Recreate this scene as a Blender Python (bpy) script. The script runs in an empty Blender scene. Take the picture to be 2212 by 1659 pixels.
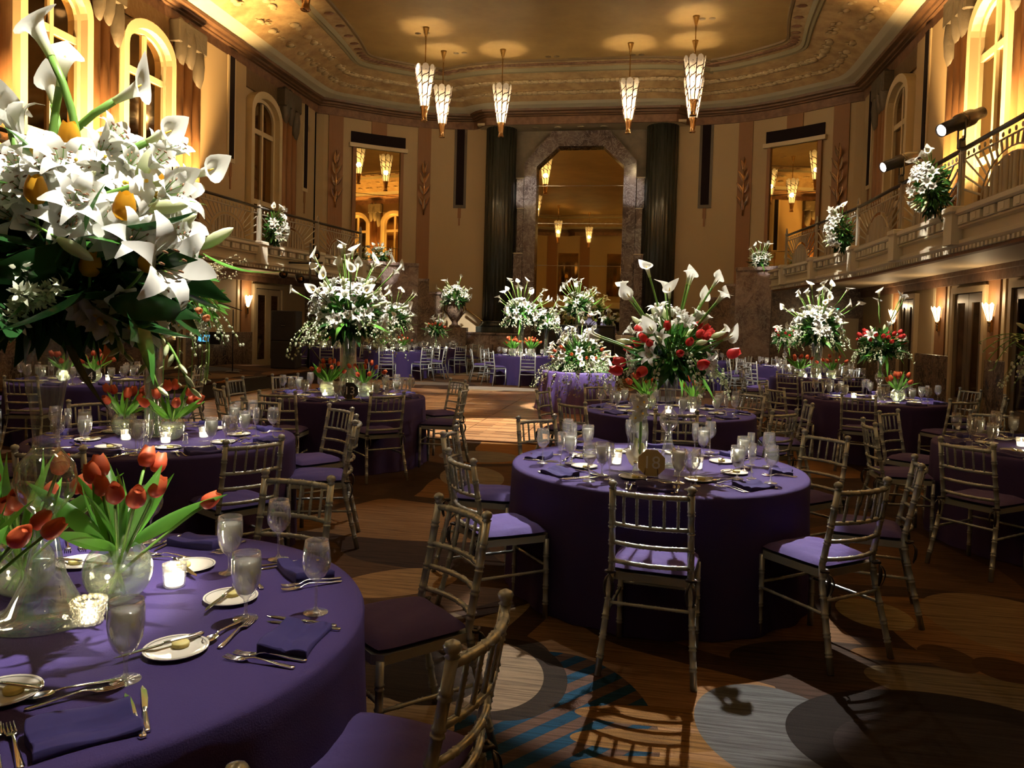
import bpy, math, random
import numpy as np
from mathutils import Vector, Matrix, Quaternion
random.seed(7)
PI = math.pi
scene = bpy.context.scene
COL = scene.collection
R = math.radians

# ------------------------------------------------------------------ camera
F_PX, PITCH, ROLL, YAW, EYE = 1660.0, R(2.0), R(1.5), R(10.0), 1.65
SHIFT_PX = (829.5 - 698.0) - F_PX * math.tan(PITCH)
fwd = Vector((-math.sin(YAW) * math.cos(PITCH), math.cos(YAW) * math.cos(PITCH), -math.sin(PITCH)))
rgt = Vector((math.cos(YAW), math.sin(YAW), 0))
upv = rgt.cross(fwd)
r2 = rgt * math.cos(ROLL) + upv * math.sin(ROLL)
u2 = upv * math.cos(ROLL) - rgt * math.sin(ROLL)
cd = bpy.data.cameras.new('camera')
cd.sensor_width = 36.0
cd.lens = F_PX / 2212.0 * 36.0
cd.shift_y = -SHIFT_PX / 2212.0
cd.clip_start, cd.clip_end = 0.05, 200
cam = bpy.data.objects.new('camera', cd)
COL.objects.link(cam)
mw = Matrix((r2, u2, -fwd)).transposed().to_4x4()
mw.translation = Vector((0, 0, EYE))
cam.matrix_world = mw
scene.camera = cam

# ------------------------------------------------------------------ world, exposure, cycles quality
world = bpy.data.worlds.new('dim_interior')
world.use_nodes = True
world.node_tree.nodes['Background'].inputs[0].default_value = (1.0, 0.72, 0.45, 1)
world.node_tree.nodes['Background'].inputs[1].default_value = 0.0
scene.world = world
vs = scene.view_settings
vs.view_transform = 'Standard'
vs.look = 'None'
vs.exposure = 0.0
vs.gamma = 1.0
vs.use_curve_mapping = False
cy = scene.cycles
cy.use_denoising = True
cy.max_bounces = 5
cy.diffuse_bounces = 2
cy.glossy_bounces = 3
cy.transmission_bounces = 3
cy.transparent_max_bounces = 16
cy.use_adaptive_sampling = True
cy.adaptive_threshold = 0.2
cy.adaptive_min_samples = 16
cy.caustics_reflective = False
cy.caustics_refractive = False
cy.sample_clamp_indirect = 3.0
cy.use_light_tree = True

XC = -2.62          # the hall's long axis
WARM = (1.0, 0.62, 0.28)
PINK = (1.0, 0.80, 0.62)
NEUT = (1.0, 0.95, 0.86)

def light(kind, name, loc, target=None, power=100, color=NEUT, size=0.05, cone=20, blend=0.15):
    d = bpy.data.lights.new(name, kind)
    d.energy = power
    d.color = color
    if kind == 'SPOT':
        d.spot_size = R(cone)
        d.spot_blend = blend
        d.shadow_soft_size = size
    elif kind == 'POINT':
        d.shadow_soft_size = size
    elif kind == 'AREA':
        d.shape = 'RECTANGLE'
        d.size, d.size_y = size if isinstance(size, tuple) else (size, size)
    o = bpy.data.objects.new(name, d)
    o.location = loc
    if target is not None:
        o.rotation_euler = (Vector(target) - Vector(loc)).to_track_quat('-Z', 'Y').to_euler()
    COL.objects.link(o)
    return o

# spots recessed in the ceiling and clamped on the balcony rails
def spot(name, loc, target, power, cone, blend=.15, color=NEUT, size=.06):
    return light('SPOT', name, loc, target, power, color, size, cone, blend)
ZS = 9.85
# foreground bouquet and table: from the right balcony rail and from above
spot('pin_foreground_b', (1.6, 1.3, ZS), (-1.50, 1.90, 2.05), 11000, 8, .35)
spot('pin_foreground', (.2, 4.6, ZS), (-1.55, 1.95, 1.2), 3600, 13, .6)
# table 18 and the carpet in front of it
spot('pin_table18', (.6, 10.6, ZS), (.12, 4.98, 1.15), 12500, 11, .12)
spot('pin_table18_front', (-.8, 2.4, ZS), (.15, 5.0, 1.75), 2400, 5.5, .4)
spot('pin_carpet', (.2, 13.0, ZS), (.70, 3.0, 0), 420, 10.5, .06)
spot('aisle_wash', (-2.2, 9.4, ZS), (-1.5, 5.0, 0), 1500, 20, .6)
# table 13, orchids, middle and right tables
spot('pin_table13', (-2.4, 5.6, ZS), (-3.42, 8.45, 2.1), 12150, 10, .2)
spot('pin_orchid', (-.8, 3.8, ZS), (-3.2, 5.0, 1.7), 6240, 10, .3)
spot('pin_mid', (.2, 12.0, ZS), (.3, 8.35, .8), 2600, 14, .3)
spot('pin_red_right', (1.4, 8.2, ZS), (3.05, 10.9, 1.6), 6720, 9, .2)
spot('pin_lily_right', (1.0, 11.6, ZS), (3.17, 15.4, 2.1), 12150, 10, .2)
spot('pin_far_right', (1.0, 16.0, ZS), (3.3, 19.6, 1.6), 4860, 10, .2)
spot('pin_table14', (-4.6, 9.2, ZS), (-7.1, 8.8, .8), 1500, 14, .3)
# far end
spot('pin_cake', (.6, 12.2, ZS), (-1.3, 14.75, 1.0), 17550, 10, .15)
spot('pin_cake_side', (1.2, 13.5, ZS), (-1.1, 14.7, .6), 3000, 12, .3)
spot('pin_far1', (-5.6, 17.2, ZS), (-7.2, 21.2, 2.0), 10800, 9, .2)
spot('pin_far2', (-3.0, 17.0, ZS), (-3.2, 20.9, 1.9), 18900, 12, .2)
spot('pin_far3', (-2.4, 20.4, ZS), (-2.25, 24.85, 2.3), 12150, 12, .2)
spot('pin_urn', (-5.2, 20.0, ZS), (-6.6, 26.2, 2.7), 9450, 9, .2)
spot('pin_parapet_l', (-6.2, 20.0, ZS), (-9.0, 25.4, 3.9), 4725, 9, .2)
spot('pin_parapet_r', (1.0, 20.0, ZS), (3.9, 25.9, 3.9), 6075, 9, .2)
spot('pin_urn_table', (-5.4, 19.5, ZS), (-6.8, 24.4, 1.5), 4860, 8, .2)
spot('pin_right_far', (.0, 18.5, ZS), (1.3, 21.6, .8), 1400, 14, .3)
spot('pin_jamb_l', (-1.2, 20.0, ZS), (-4.6, 28.3, 6.4), 2600, 7, .5)
spot('pin_jamb_r', (-4.0, 20.0, ZS), (-.7, 28.3, 6.4), 2600, 7, .5)
# wash over the far tables
spot('wash_far', (-3.2, 13.2, ZS), (-4.6, 19.8, .3), 5500, 30, .5)
spot('wash_far_right', (-.2, 12.0, ZS), (1.9, 18.2, .3), 4200, 30, .5)
# balcony bouquets
spot('pin_balcony_r1', (.8, 9.8, ZS), (4.2, 12.9, 3.8), 5670, 8, .2)
spot('pin_balcony_r2', (.8, 15.2, ZS), (4.2, 18.35, 3.7), 5670, 8, .2)
spot('pin_balcony_l', (-6.0, 15.2, ZS), (-9.6, 18.3, 3.6), 5670, 8, .2)
# dance floor
spot('floor_wash_a', (-3.0, 15.0, ZS), (-2.2, 11.6, 0), 14000, 14, .15, (1, .86, .66))
spot('floor_wash_b', (-5.6, 14.0, ZS), (-4.6, 14.5, 0), 3000, 22, .4, (1, .80, .55))
spot('floor_wash_c', (-4.0, 16.0, ZS), (-3.6, 18.4, 0), 2200, 14, .3, (1, .86, .66))
# amber uplights on the balcony floors, below the arched windows
for s in (-1, 1):
    for y, p in ((13.25, 3800), (16.05, 3800), (5.1, 3200), (7.9, 3200)):
        spot('amber_uplight', (XC + s * 7.75, y, 3.65), (XC + s * 8.95, y + .1, 7.4), p, 82, .8, (1.0, .62, .24), .1)
    for y in (14.65, 17.55, 11.7):
        spot('amber_uplight', (XC + s * 8.1, y, 3.65), (XC + s * 8.55, y, 9.2), 4600, 60, .9, (1.0, .60, .22), .1)
# wide warm fill spots added along the ceiling border for dim general light
for s in (-1, 1):
    for y in (2.5, 8.0, 13.5, 19.0):
        spot('ceiling_downlight', (XC + s * 4.3, y, 9.90), (XC + s * 4.9, y + .5, 0), 60, 150, 1.0, (1, .70, .38), .12)


# ------------------------------------------------------------------ materials
MATS = {}
def nd(nt, t, **kw):
    n = nt.nodes.new(t)
    for k, v in kw.items():
        if k.startswith('_'):
            setattr(n, k[1:], v)
        else:
            n.inputs[int(k[1:]) if k[0] == 'i' and k[1:].isdigit() else k.replace('__', ' ')].default_value = v
    return n

def c4(c):
    return (c[0], c[1], c[2], 1.0)

def mat(name, col, rough=0.5, metal=0.0, spec=0.5, emit=None, estr=0.0, trans=0.0, sheen=0.0, noise=None, bump=None, sss=0.0, rnd=0.0):
    """noise=(scale, colour2, detail, stretch) mottles the colour; bump=(scale, strength, stretch) gives fine relief."""
    m = bpy.data.materials.new(name)
    m.use_nodes = True
    nt = m.node_tree
    b = nt.nodes['Principled BSDF']
    b.inputs['Base Color'].default_value = c4(col)
    b.inputs['Roughness'].default_value = rough
    b.inputs['Metallic'].default_value = metal
    b.inputs['Specular IOR Level'].default_value = spec
    if sheen:
        b.inputs['Sheen Weight'].default_value = sheen
        b.inputs['Sheen Roughness'].default_value = 0.4
    if emit is not None:
        b.inputs['Emission Color'].default_value = c4(emit)
        b.inputs['Emission Strength'].default_value = estr
    if trans:
        b.inputs['Transmission Weight'].default_value = trans
    if sss:
        b.inputs['Subsurface Weight'].default_value = sss
        b.inputs['Subsurface Radius'].default_value = (0.02, 0.02, 0.01)
    tc = None
    def coord(stretch):
        nonlocal tc
        if tc is None:
            tc = nd(nt, 'ShaderNodeTexCoord')
        mp = nd(nt, 'ShaderNodeMapping')
        mp.inputs['Scale'].default_value = stretch
        nt.links.new(tc.outputs['Object'], mp.inputs['Vector'])
        return mp.outputs[0]
    if noise:
        sc, c2, det, st = noise
        nz = nd(nt, 'ShaderNodeTexNoise', Scale=sc, Detail=det, Roughness=0.6)
        nt.links.new(coord(st), nz.inputs['Vector'])
        rp = nd(nt, 'ShaderNodeValToRGB')
        rp.color_ramp.elements[0].position, rp.color_ramp.elements[1].position = 0.35, 0.65
        rp.color_ramp.elements[0].color, rp.color_ramp.elements[1].color = c4(col), c4(c2)
        nt.links.new(nz.outputs['Fac'], rp.inputs['Fac'])
        nt.links.new(rp.outputs[0], b.inputs['Base Color'])
    if bump:
        sc, st, str_ = bump
        nz = nd(nt, 'ShaderNodeTexNoise', Scale=sc, Detail=4.0)
        nt.links.new(coord(str_), nz.inputs['Vector'])
        bp = nd(nt, 'ShaderNodeBump', Strength=st, Distance=0.02)
        nt.links.new(nz.outputs['Fac'], bp.inputs['Height'])
        nt.links.new(bp.outputs[0], b.inputs['Normal'])
    MATS[name] = m
    return m

def glass_mat(name, tint=(0.96, 0.97, 0.96), edge=0.62, rough=0.02, body=None):
    """thin clear glass: light passes straight through, the rims catch reflections"""
    m = bpy.data.materials.new(name)
    m.use_nodes = True
    nt = m.node_tree
    nt.nodes.clear()
    out = nd(nt, 'ShaderNodeOutputMaterial')
    tr = nd(nt, 'ShaderNodeBsdfTransparent', Color=c4(tint))
    gl = nd(nt, 'ShaderNodeBsdfGlossy', Color=(1, 1, 1, 1), Roughness=rough)
    lw = nd(nt, 'ShaderNodeLayerWeight', Blend=0.35)
    mp = nd(nt, 'ShaderNodeMapRange')
    mp.inputs['To Min'].default_value, mp.inputs['To Max'].default_value = 0.05, edge
    mx = nd(nt, 'ShaderNodeMixShader')
    nt.links.new(lw.outputs['Facing'], mp.inputs['Value'])
    nt.links.new(mp.outputs[0], mx.inputs[0])
    nt.links.new(tr.outputs[0], mx.inputs[1])
    nt.links.new(gl.outputs[0], mx.inputs[2])
    last = mx
    if body:
        col, amount = body
        tl = nd(nt, 'ShaderNodeBsdfTranslucent', Color=c4(col))
        df = nd(nt, 'ShaderNodeBsdfDiffuse', Color=c4(col))
        ad = nd(nt, 'ShaderNodeMixShader')
        ad.inputs[0].default_value = 0.5
        nt.links.new(tl.outputs[0], ad.inputs[1])
        nt.links.new(df.outputs[0], ad.inputs[2])
        m2 = nd(nt, 'ShaderNodeMixShader')
        m2.inputs[0].default_value = amount
        nt.links.new(mx.outputs[0], m2.inputs[1])
        nt.links.new(ad.outputs[0], m2.inputs[2])
        last = m2
    nt.links.new(last.outputs[0], out.inputs[0])
    MATS[name] = m
    return m

def petal_mat(name, col, tip=None, amount=0.35, rough=0.45, axis=2, lo=0.0, hi=0.1):
    """petal or leaf: diffuse and translucent; colour may run along the bloom's own length"""
    m = bpy.data.materials.new(name)
    m.use_nodes = True
    nt = m.node_tree
    b = nt.nodes['Principled BSDF']
    out = nt.nodes['Material Output']
    b.inputs['Roughness'].default_value = rough
    b.inputs['Specular IOR Level'].default_value = 0.35
    b.inputs['Base Color'].default_value = c4(col)
    tl = nd(nt, 'ShaderNodeBsdfTranslucent', Color=c4(col))
    if tip:
        tc = nd(nt, 'ShaderNodeTexCoord')
        sp = nd(nt, 'ShaderNodeSeparateXYZ')
        nt.links.new(tc.outputs['Object'], sp.inputs[0])
        mr = nd(nt, 'ShaderNodeMapRange')
        mr.inputs['From Min'].default_value, mr.inputs['From Max'].default_value = lo, hi
        nt.links.new(sp.outputs[axis], mr.inputs['Value'])
        mx = nd(nt, 'ShaderNodeMix', _data_type='RGBA')
        mx.inputs[6].default_value, mx.inputs[7].default_value = c4(col), c4(tip)
        nt.links.new(mr.outputs[0], mx.inputs[0])
        nt.links.new(mx.outputs[2], b.inputs['Base Color'])
        nt.links.new(mx.outputs[2], tl.inputs['Color'])
    ms = nd(nt, 'ShaderNodeMixShader')
    ms.inputs[0].default_value = amount
    nt.links.new(b.outputs[0], ms.inputs[1])
    nt.links.new(tl.outputs[0], ms.inputs[2])
    nt.links.new(ms.outputs[0], out.inputs[0])
    MATS[name] = m
    return m

def marble_mat(name, base, dark, vein, scale=1.2, rough=0.22):
    m = mat(name, base, rough)
    nt = m.node_tree
    b = nt.nodes['Principled BSDF']
    tc = nd(nt, 'ShaderNodeTexCoord')
    n1 = nd(nt, 'ShaderNodeTexNoise', Scale=scale, Detail=7.0, Roughness=0.65, Distortion=1.2)
    n2 = nd(nt, 'ShaderNodeTexNoise', Scale=scale * 2.3, Detail=8.0, Roughness=0.7, Distortion=2.0)
    nt.links.new(tc.outputs['Object'], n1.inputs['Vector'])
    nt.links.new(tc.outputs['Object'], n2.inputs['Vector'])
    r1 = nd(nt, 'ShaderNodeValToRGB')
    r1.color_ramp.elements[0].position, r1.color_ramp.elements[1].position = 0.38, 0.62
    r1.color_ramp.elements[0].color, r1.color_ramp.elements[1].color = c4(dark), c4(base)
    nt.links.new(n1.outputs['Fac'], r1.inputs['Fac'])
    r2_ = nd(nt, 'ShaderNodeValToRGB')
    e = r2_.color_ramp.elements
    e[0].position, e[1].position = 0.47, 0.53
    e[0].color, e[1].color = (0, 0, 0, 1), (0, 0, 0, 1)
    k = e.new(0.5)
    k.color = (0.8, 0.8, 0.8, 1)
    nt.links.new(n2.outputs['Fac'], r2_.inputs['Fac'])
    mx = nd(nt, 'ShaderNodeMix', _data_type='RGBA')
    mx.inputs[7].default_value = c4(vein)
    nt.links.new(r2_.outputs[0], mx.inputs[0])
    nt.links.new(r1.outputs[0], mx.inputs[6])
    nt.links.new(mx.outputs[2], b.inputs['Base Color'])
    return m

# plaster, stone, metal
mat('cream_plaster', (0.46, 0.34, 0.19), 0.7, bump=(6, 0.15, (1, 1, 1)))
mat('cream_paint', (0.62, 0.50, 0.31), 0.45)
mat('tan_stripe', (0.26, 0.125, 0.05), 0.6, bump=(3, 0.25, (14, 14, 0.4)))
mat('grey_plaster', (0.24, 0.20, 0.145), 0.7, noise=(2.5, (0.17, 0.14, 0.10), 4, (1, 1, 1)))
mat('soffit_cream', (0.60, 0.50, 0.34), 0.6)
mat('frieze_brown', (0.14, 0.07, 0.04), 0.55, noise=(5, (0.24, 0.13, 0.075), 6, (1, 1, 1)), bump=(9, 0.7, (1, 1, 1)))
mat('cornice_dark', (0.10, 0.052, 0.028), 0.5, noise=(3, (0.15, 0.08, 0.04), 4, (1, 1, 1)))
mat('cove_light', (0.62, 0.58, 0.44), 0.55)
mat('relief_tan', (0.56, 0.40, 0.20), 0.6, noise=(2.6, (0.36, 0.23, 0.11), 8, (1, 1, 1)), bump=(4.5, 1.0, (1, 1, 1)))
mat('relief_rosette', (0.56, 0.44, 0.26), 0.55)
mat('mould_green', (0.24, 0.21, 0.125), 0.6)
mat('ceiling_tan', (0.31, 0.20, 0.070), 0.65, noise=(0.8, (0.24, 0.15, 0.050), 4, (1, 1, 1)))
mat('ceiling_band', (0.42, 0.31, 0.17), 0.6, noise=(3.5, (0.28, 0.18, 0.085), 6, (1, 1, 1)))
mat('ceiling_line', (0.15, 0.10, 0.045), 0.6)
marble_mat('marble_rose', (0.30, 0.22, 0.20), (0.085, 0.055, 0.05), (0.42, 0.36, 0.33), 1.3)
marble_mat('marble_brown', (0.15, 0.10, 0.07), (0.045, 0.028, 0.022), (0.30, 0.22, 0.15), 1.6)
marble_mat('marble_dark', (0.20, 0.16, 0.15), (0.07, 0.05, 0.05), (0.40, 0.36, 0.36), 1.0, 0.15)
mat('column_dark', (0.022, 0.024, 0.020), 0.25, noise=(2, (0.042, 0.045, 0.036), 5, (6, 6, 0.5)))
mat('slot_black', (0.012, 0.008, 0.010), 0.8, spec=0.1)
mat('bronze_relief', (0.20, 0.13, 0.065), 0.4, 0.5, bump=(9, 0.8, (1, 1, 1)))
mat('capital_grey', (0.085, 0.07, 0.05), 0.5, bump=(8, 0.8, (1, 1, 1)))
mat('copper_leaf', (0.80, 0.52, 0.28), 0.16, 1.0)
mat('iron_silver', (0.46, 0.41, 0.32), 0.4, 0.35)
mat('rail_dark', (0.045, 0.035, 0.025), 0.35, 0.4)
mat('brass', (0.62, 0.42, 0.16), 0.22, 1.0)
mat('silver_paint', (0.46, 0.50, 0.50), 0.26, 0.5)
mat('flatware_steel', (0.84, 0.86, 0.88), 0.16, 1.0)
mat('mirror_gold', (0.96, 0.74, 0.34), 0.015, 1.0)
mat('pane_mirror', (0.30, 0.20, 0.10), 0.05, 1.0)
mat('stone_ledge', (0.74, 0.66, 0.50), 0.5)
mat('stone_block', (0.54, 0.46, 0.33), 0.6, bump=(10, 0.4, (1, 1, 1)))
mat('stone_face', (0.66, 0.57, 0.40), 0.5)
mat('chrome_strip', (0.75, 0.68, 0.55), 0.15, 1.0)
# fabric
mat('cloth_purple', (0.046, 0.031, 0.108), 0.8, spec=0.08, bump=(260, 0.15, (1, 1, 1)))
mat('cloth_cake_lit', (0.115, 0.075, 0.25), 0.5, spec=0.3)  # same fabric as the purple cloth, lightened to look strongly lit
mat('napkin_purple', (0.034, 0.027, 0.100), 0.8, spec=0.1)
mat('cushion_purple', (0.072, 0.052, 0.165), 0.8, spec=0.1, bump=(14, 0.25, (1, 1, 1)))
mat('ribbon_black', (0.012, 0.010, 0.016), 0.4)
mat('black_drape', (0.010, 0.009, 0.012), 0.7)
mat('black_metal', (0.018, 0.017, 0.018), 0.3)
mat('china_white', (0.74, 0.70, 0.60), 0.12, spec=0.6)
mat('china_grey', (0.30, 0.29, 0.27), 0.2)
mat('butter', (0.70, 0.60, 0.22), 0.5, sss=0.2)
mat('wax', (0.85, 0.80, 0.66), 0.5)
# glass
glass_mat('glass_clear', (0.97, 0.97, 0.96), 0.9, 0.07, body=((0.95, 0.95, 0.90), 0.055))
glass_mat('glass_vase', (0.94, 0.96, 0.945), 0.78, 0.05, body=((0.88, 0.94, 0.84), 0.07))
glass_mat('glass_water', (0.90, 0.95, 0.88), 0.35, body=((0.78, 0.88, 0.62), 0.22))
glass_mat('ice_water', (0.93, 0.93, 0.90), 0.35, 0.12, body=((0.97, 0.97, 0.90), 0.42))
glass_mat('glass_bead', (0.98, 0.97, 0.92), 0.75, body=((0.9, 0.86, 0.72), 0.22))
# flowers
petal_mat('calla_white', (0.52, 0.62, 0.22), (0.82, 0.81, 0.70), 0.30, lo=0.0, hi=0.055)
petal_mat('lily_white', (0.84, 0.83, 0.74), None, 0.30)
petal_mat('bud_green', (0.42, 0.52, 0.20), (0.74, 0.76, 0.48), 0.25, lo=0.0, hi=0.09)
petal_mat('tulip_coral', (0.50, 0.055, 0.025), (0.72, 0.17, 0.06), 0.30, lo=0.01, hi=0.065)
petal_mat('tulip_red', (0.68, 0.035, 0.045), (0.74, 0.07, 0.06), 0.25, lo=0.0, hi=0.06)
petal_mat('tulip_yellow', (0.72, 0.36, 0.02), None, 0.3)
petal_mat('tulip_peach', (0.78, 0.26, 0.10), (0.85, 0.42, 0.2), 0.3, lo=0.0, hi=0.06)
petal_mat('stem_green', (0.16, 0.32, 0.055), None, 0.15)
petal_mat('leaf_green', (0.045, 0.155, 0.025), None, 0.22, 0.3)
petal_mat('leaf_bright', (0.12, 0.34, 0.045), None, 0.35, 0.35)
petal_mat('leaf_dark', (0.016, 0.058, 0.014), None, 0.15, 0.22)
petal_mat('sprig_green', (0.22, 0.36, 0.09), None, 0.3)
petal_mat('sprig_white', (0.70, 0.72, 0.52), None, 0.3)
mat('spadix_yellow', (0.80, 0.52, 0.05), 0.6)
mat('anther_brown', (0.20, 0.09, 0.03), 0.6)
mat('twig_brown', (0.20, 0.13, 0.06), 0.7)
mat('berry_cream', (0.62, 0.52, 0.30), 0.4)
mat('lemon', (0.72, 0.66, 0.22), 0.4)
mat('wood_dark', (0.16, 0.07, 0.03), 0.35)
mat('violin_brown', (0.32, 0.11, 0.04), 0.3)
mat('skin', (0.52, 0.32, 0.22), 0.5)
mat('suit_purple', (0.07, 0.06, 0.11), 0.7)
mat('hair_dark', (0.02, 0.014, 0.01), 0.5)
mat('screen_blue', (0.02, 0.05, 0.09), 0.2, emit=(0.10, 0.45, 0.85), estr=1.6)
mat('exit_green', (0.0, 0.05, 0.03), 0.3, emit=(0.0, 0.85, 0.45), estr=2.2)
mat('door_dark', (0.10, 0.065, 0.035), 0.35)
mat('door_cream', (0.40, 0.32, 0.20), 0.5)
mat('sign_gold', (0.62, 0.46, 0.18), 0.4)
mat('sign_ink', (0.86, 0.84, 0.78), 0.4)
mat('sign_black', (0.03, 0.03, 0.03), 0.4)
mat('plug_white', (0.7, 0.66, 0.58), 0.5)
mat('flame', (1, 0.8, 0.5), 0.5, emit=(1.0, 0.86, 0.58), estr=40)
mat('votive_glow', (1, 0.9, 0.7), 0.5, emit=(1.0, 0.90, 0.66), estr=7)
mat('downlight', (1, 0.8, 0.5), 0.5, emit=(1.0, 0.78, 0.5), estr=14)
mat('spot_lens', (1, 0.9, 0.85), 0.3, emit=(1.0, 0.80, 0.74), estr=30)
mat('sconce_glass', (0.9, 0.8, 0.6), 0.5, emit=(1.0, 0.70, 0.38), estr=5.5)

# ------------------------------------------------------------------ mesh builder
class MB:
    def __init__(s):
        s.v, s.f, s.m, s.sm = [], [], [], []
    def add(s, verts, faces, mi=0, smooth=True, M=None):
        o = len(s.v)
        if M is not None:
            verts = [M @ Vector(p) for p in verts]
        s.v.extend([tuple(p) for p in verts])
        for f in faces:
            s.f.append(tuple(i + o for i in f))
            s.m.append(mi)
            s.sm.append(smooth)
        return s
    def box(s, x0, x1, y0, y1, z0, z1, mi=0, ch=0.0, M=None):
        if ch <= 0:
            v = [(x, y, z) for z in (z0, z1) for y in (y0, y1) for x in (x0, x1)]
            f = [(0, 2, 3, 1), (4, 5, 7, 6), (0, 1, 5, 4), (2, 6, 7, 3), (0, 4, 6, 2), (1, 3, 7, 5)]
            return s.add(v, f, mi, False, M)
        v, idx = [], {}
        for sx in (0, 1):
            for sy in (0, 1):
                for sz in (0, 1):
                    X, Y, Z = (x0, x1)[sx], (y0, y1)[sy], (z0, z1)[sz]
                    dx, dy, dz = (ch, -ch)[sx], (ch, -ch)[sy], (ch, -ch)[sz]
                    idx[sx, sy, sz] = len(v)
                    v += [(X, Y + dy, Z + dz), (X + dx, Y, Z + dz), (X + dx, Y + dy, Z)]
        f = []
        g = lambda a, b, c, k: idx[a, b, c] + k
        for t in (0, 1):
            q = [g(t, 0, 0, 0), g(t, 1, 0, 0), g(t, 1, 1, 0), g(t, 0, 1, 0)]; f.append(q if t else q[::-1])
            q = [g(0, t, 0, 1), g(1, t, 0, 1), g(1, t, 1, 1), g(0, t, 1, 1)]; f.append(q[::-1] if t else q)
            q = [g(0, 0, t, 2), g(1, 0, t, 2), g(1, 1, t, 2), g(0, 1, t, 2)]; f.append(q if t else q[::-1])
        for a in (0, 1):
            for b in (0, 1):
                f.append([g(a, b, 0, 0), g(a, b, 1, 0), g(a, b, 1, 1), g(a, b, 0, 1)])
                f.append([g(a, 0, b, 0), g(a, 1, b, 0), g(a, 1, b, 2), g(a, 0, b, 2)])
                f.append([g(0, a, b, 1), g(1, a, b, 1), g(1, a, b, 2), g(0, a, b, 2)])
        for k in idx.values():
            f.append([k, k + 1, k + 2])
        return s.add(v, f, mi, False, M)
    def lathe(s, prof, n=16, mi=0, M=None, smooth=True, a0=0.0, a1=2 * PI, flute=None):
        full = abs(a1 - a0 - 2 * PI) < 1e-6
        k = n if full else n + 1
        v, f = [], []
        for (r, z) in prof:
            for i in range(k):
                a = a0 + (a1 - a0) * i / n
                rr = r * (flute(a, z) if flute else 1.0)
                v.append((rr * math.cos(a), rr * math.sin(a), z))
        for j in range(len(prof) - 1):
            for i in range(n):
                i2 = (i + 1) % k
                a, b, c, d = j * k + i, j * k + i2, (j + 1) * k + i2, (j + 1) * k + i
                f.append((a, b, c, d))
        if full:
            if prof[0][0] > 1e-5: f.append(tuple(range(k))[::-1])
            if prof[-1][0] > 1e-5: f.append(tuple((len(prof) - 1) * k + i for i in range(k)))
        return s.add(v, f, mi, smooth, M)
    def shell(s, prof, n=16, mi=0, M=None):
        """open lathe: no caps"""
        v, f = [], []
        for (r, z) in prof:
            for i in range(n):
                a = 2 * PI * i / n
                v.append((r * math.cos(a), r * math.sin(a), z))
        for j in range(len(prof) - 1):
            for i in range(n):
                i2 = (i + 1) % n
                f.append((j * n + i, j * n + i2, (j + 1) * n + i2, (j + 1) * n + i))
        return s.add(v, f, mi, True, M)
    def tube(s, pts, rad, n=8, mi=0, M=None, cap=True, flat=1.0):
        pts = [Vector(p) for p in pts]
        if not isinstance(rad, (list, tuple)): rad = [rad] * len(pts)
        v, f = [], []
        t0 = (pts[1] - pts[0]).normalized()
        ref = Vector((0, 0, 1)) if abs(t0.z) < 0.9 else Vector((1, 0, 0))
        a = (ref - t0 * ref.dot(t0)).normalized()
        for i, p in enumerate(pts):
            t = (pts[min(i + 1, len(pts) - 1)] - pts[max(i - 1, 0)])
            t = t.normalized() if t.length > 1e-9 else t0
            a = (a - t * a.dot(t))
            a = a.normalized() if a.length > 1e-6 else t.orthogonal().normalized()
            b = t.cross(a)
            for k in range(n):
                q = 2 * PI * k / n
                v.append(p + a * (math.cos(q) * rad[i] * flat) + b * (math.sin(q) * rad[i]))
        for j in range(len(pts) - 1):
            for k in range(n):
                k2 = (k + 1) % n
                f.append((j * n + k, j * n + k2, (j + 1) * n + k2, (j + 1) * n + k))
        if cap:
            f.append(tuple(range(n))[::-1])
            f.append(tuple((len(pts) - 1) * n + k for k in range(n)))
        return s.add(v, f, mi, True, M)
    def grid(s, fn, nu, nv, mi=0, M=None, smooth=True, closeu=False):
        v = [fn(i / nu, j / nv) for j in range(nv + 1) for i in range(nu if closeu else nu + 1)]
        k = nu if closeu else nu + 1
        f = []
        for j in range(nv):
            for i in range(nu):
                i2 = (i + 1) % k
                f.append((j * k + i, j * k + i2, (j + 1) * k + i2, (j + 1) * k + i))
        return s.add(v, f, mi, smooth, M)
    def prism(s, poly, z0, z1, mi=0, M=None):
        n = len(poly)
        v = [(p[0], p[1], z0) for p in poly] + [(p[0], p[1], z1) for p in poly]
        f = [tuple(range(n))[::-1], tuple(range(n, 2 * n))]
        for i in range(n):
            j = (i + 1) % n
            f.append((i, j, n + j, n + i))
        return s.add(v, f, mi, False, M)
    def ball(s, c, r, n=8, mi=0, sq=(1, 1, 1), M=None):
        T = Matrix.Translation(Vector(c)) @ Matrix.Diagonal((r * sq[0], r * sq[1], r * sq[2], 1))
        if M is not None: T = M @ T
        k = max(4, n // 2)
        return s.lathe([(max(1e-6, math.sin(PI * i / k)), -math.cos(PI * i / k)) for i in range(k + 1)], n, mi, T)
    def mesh(s, name, mats):
        me = bpy.data.meshes.new(name)
        me.from_pydata(s.v, [], s.f)
        for m in mats:
            me.materials.append(MATS[m])
        me.polygons.foreach_set('material_index', s.m)
        me.polygons.foreach_set('use_smooth', s.sm)
        me.update()
        return me

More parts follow.
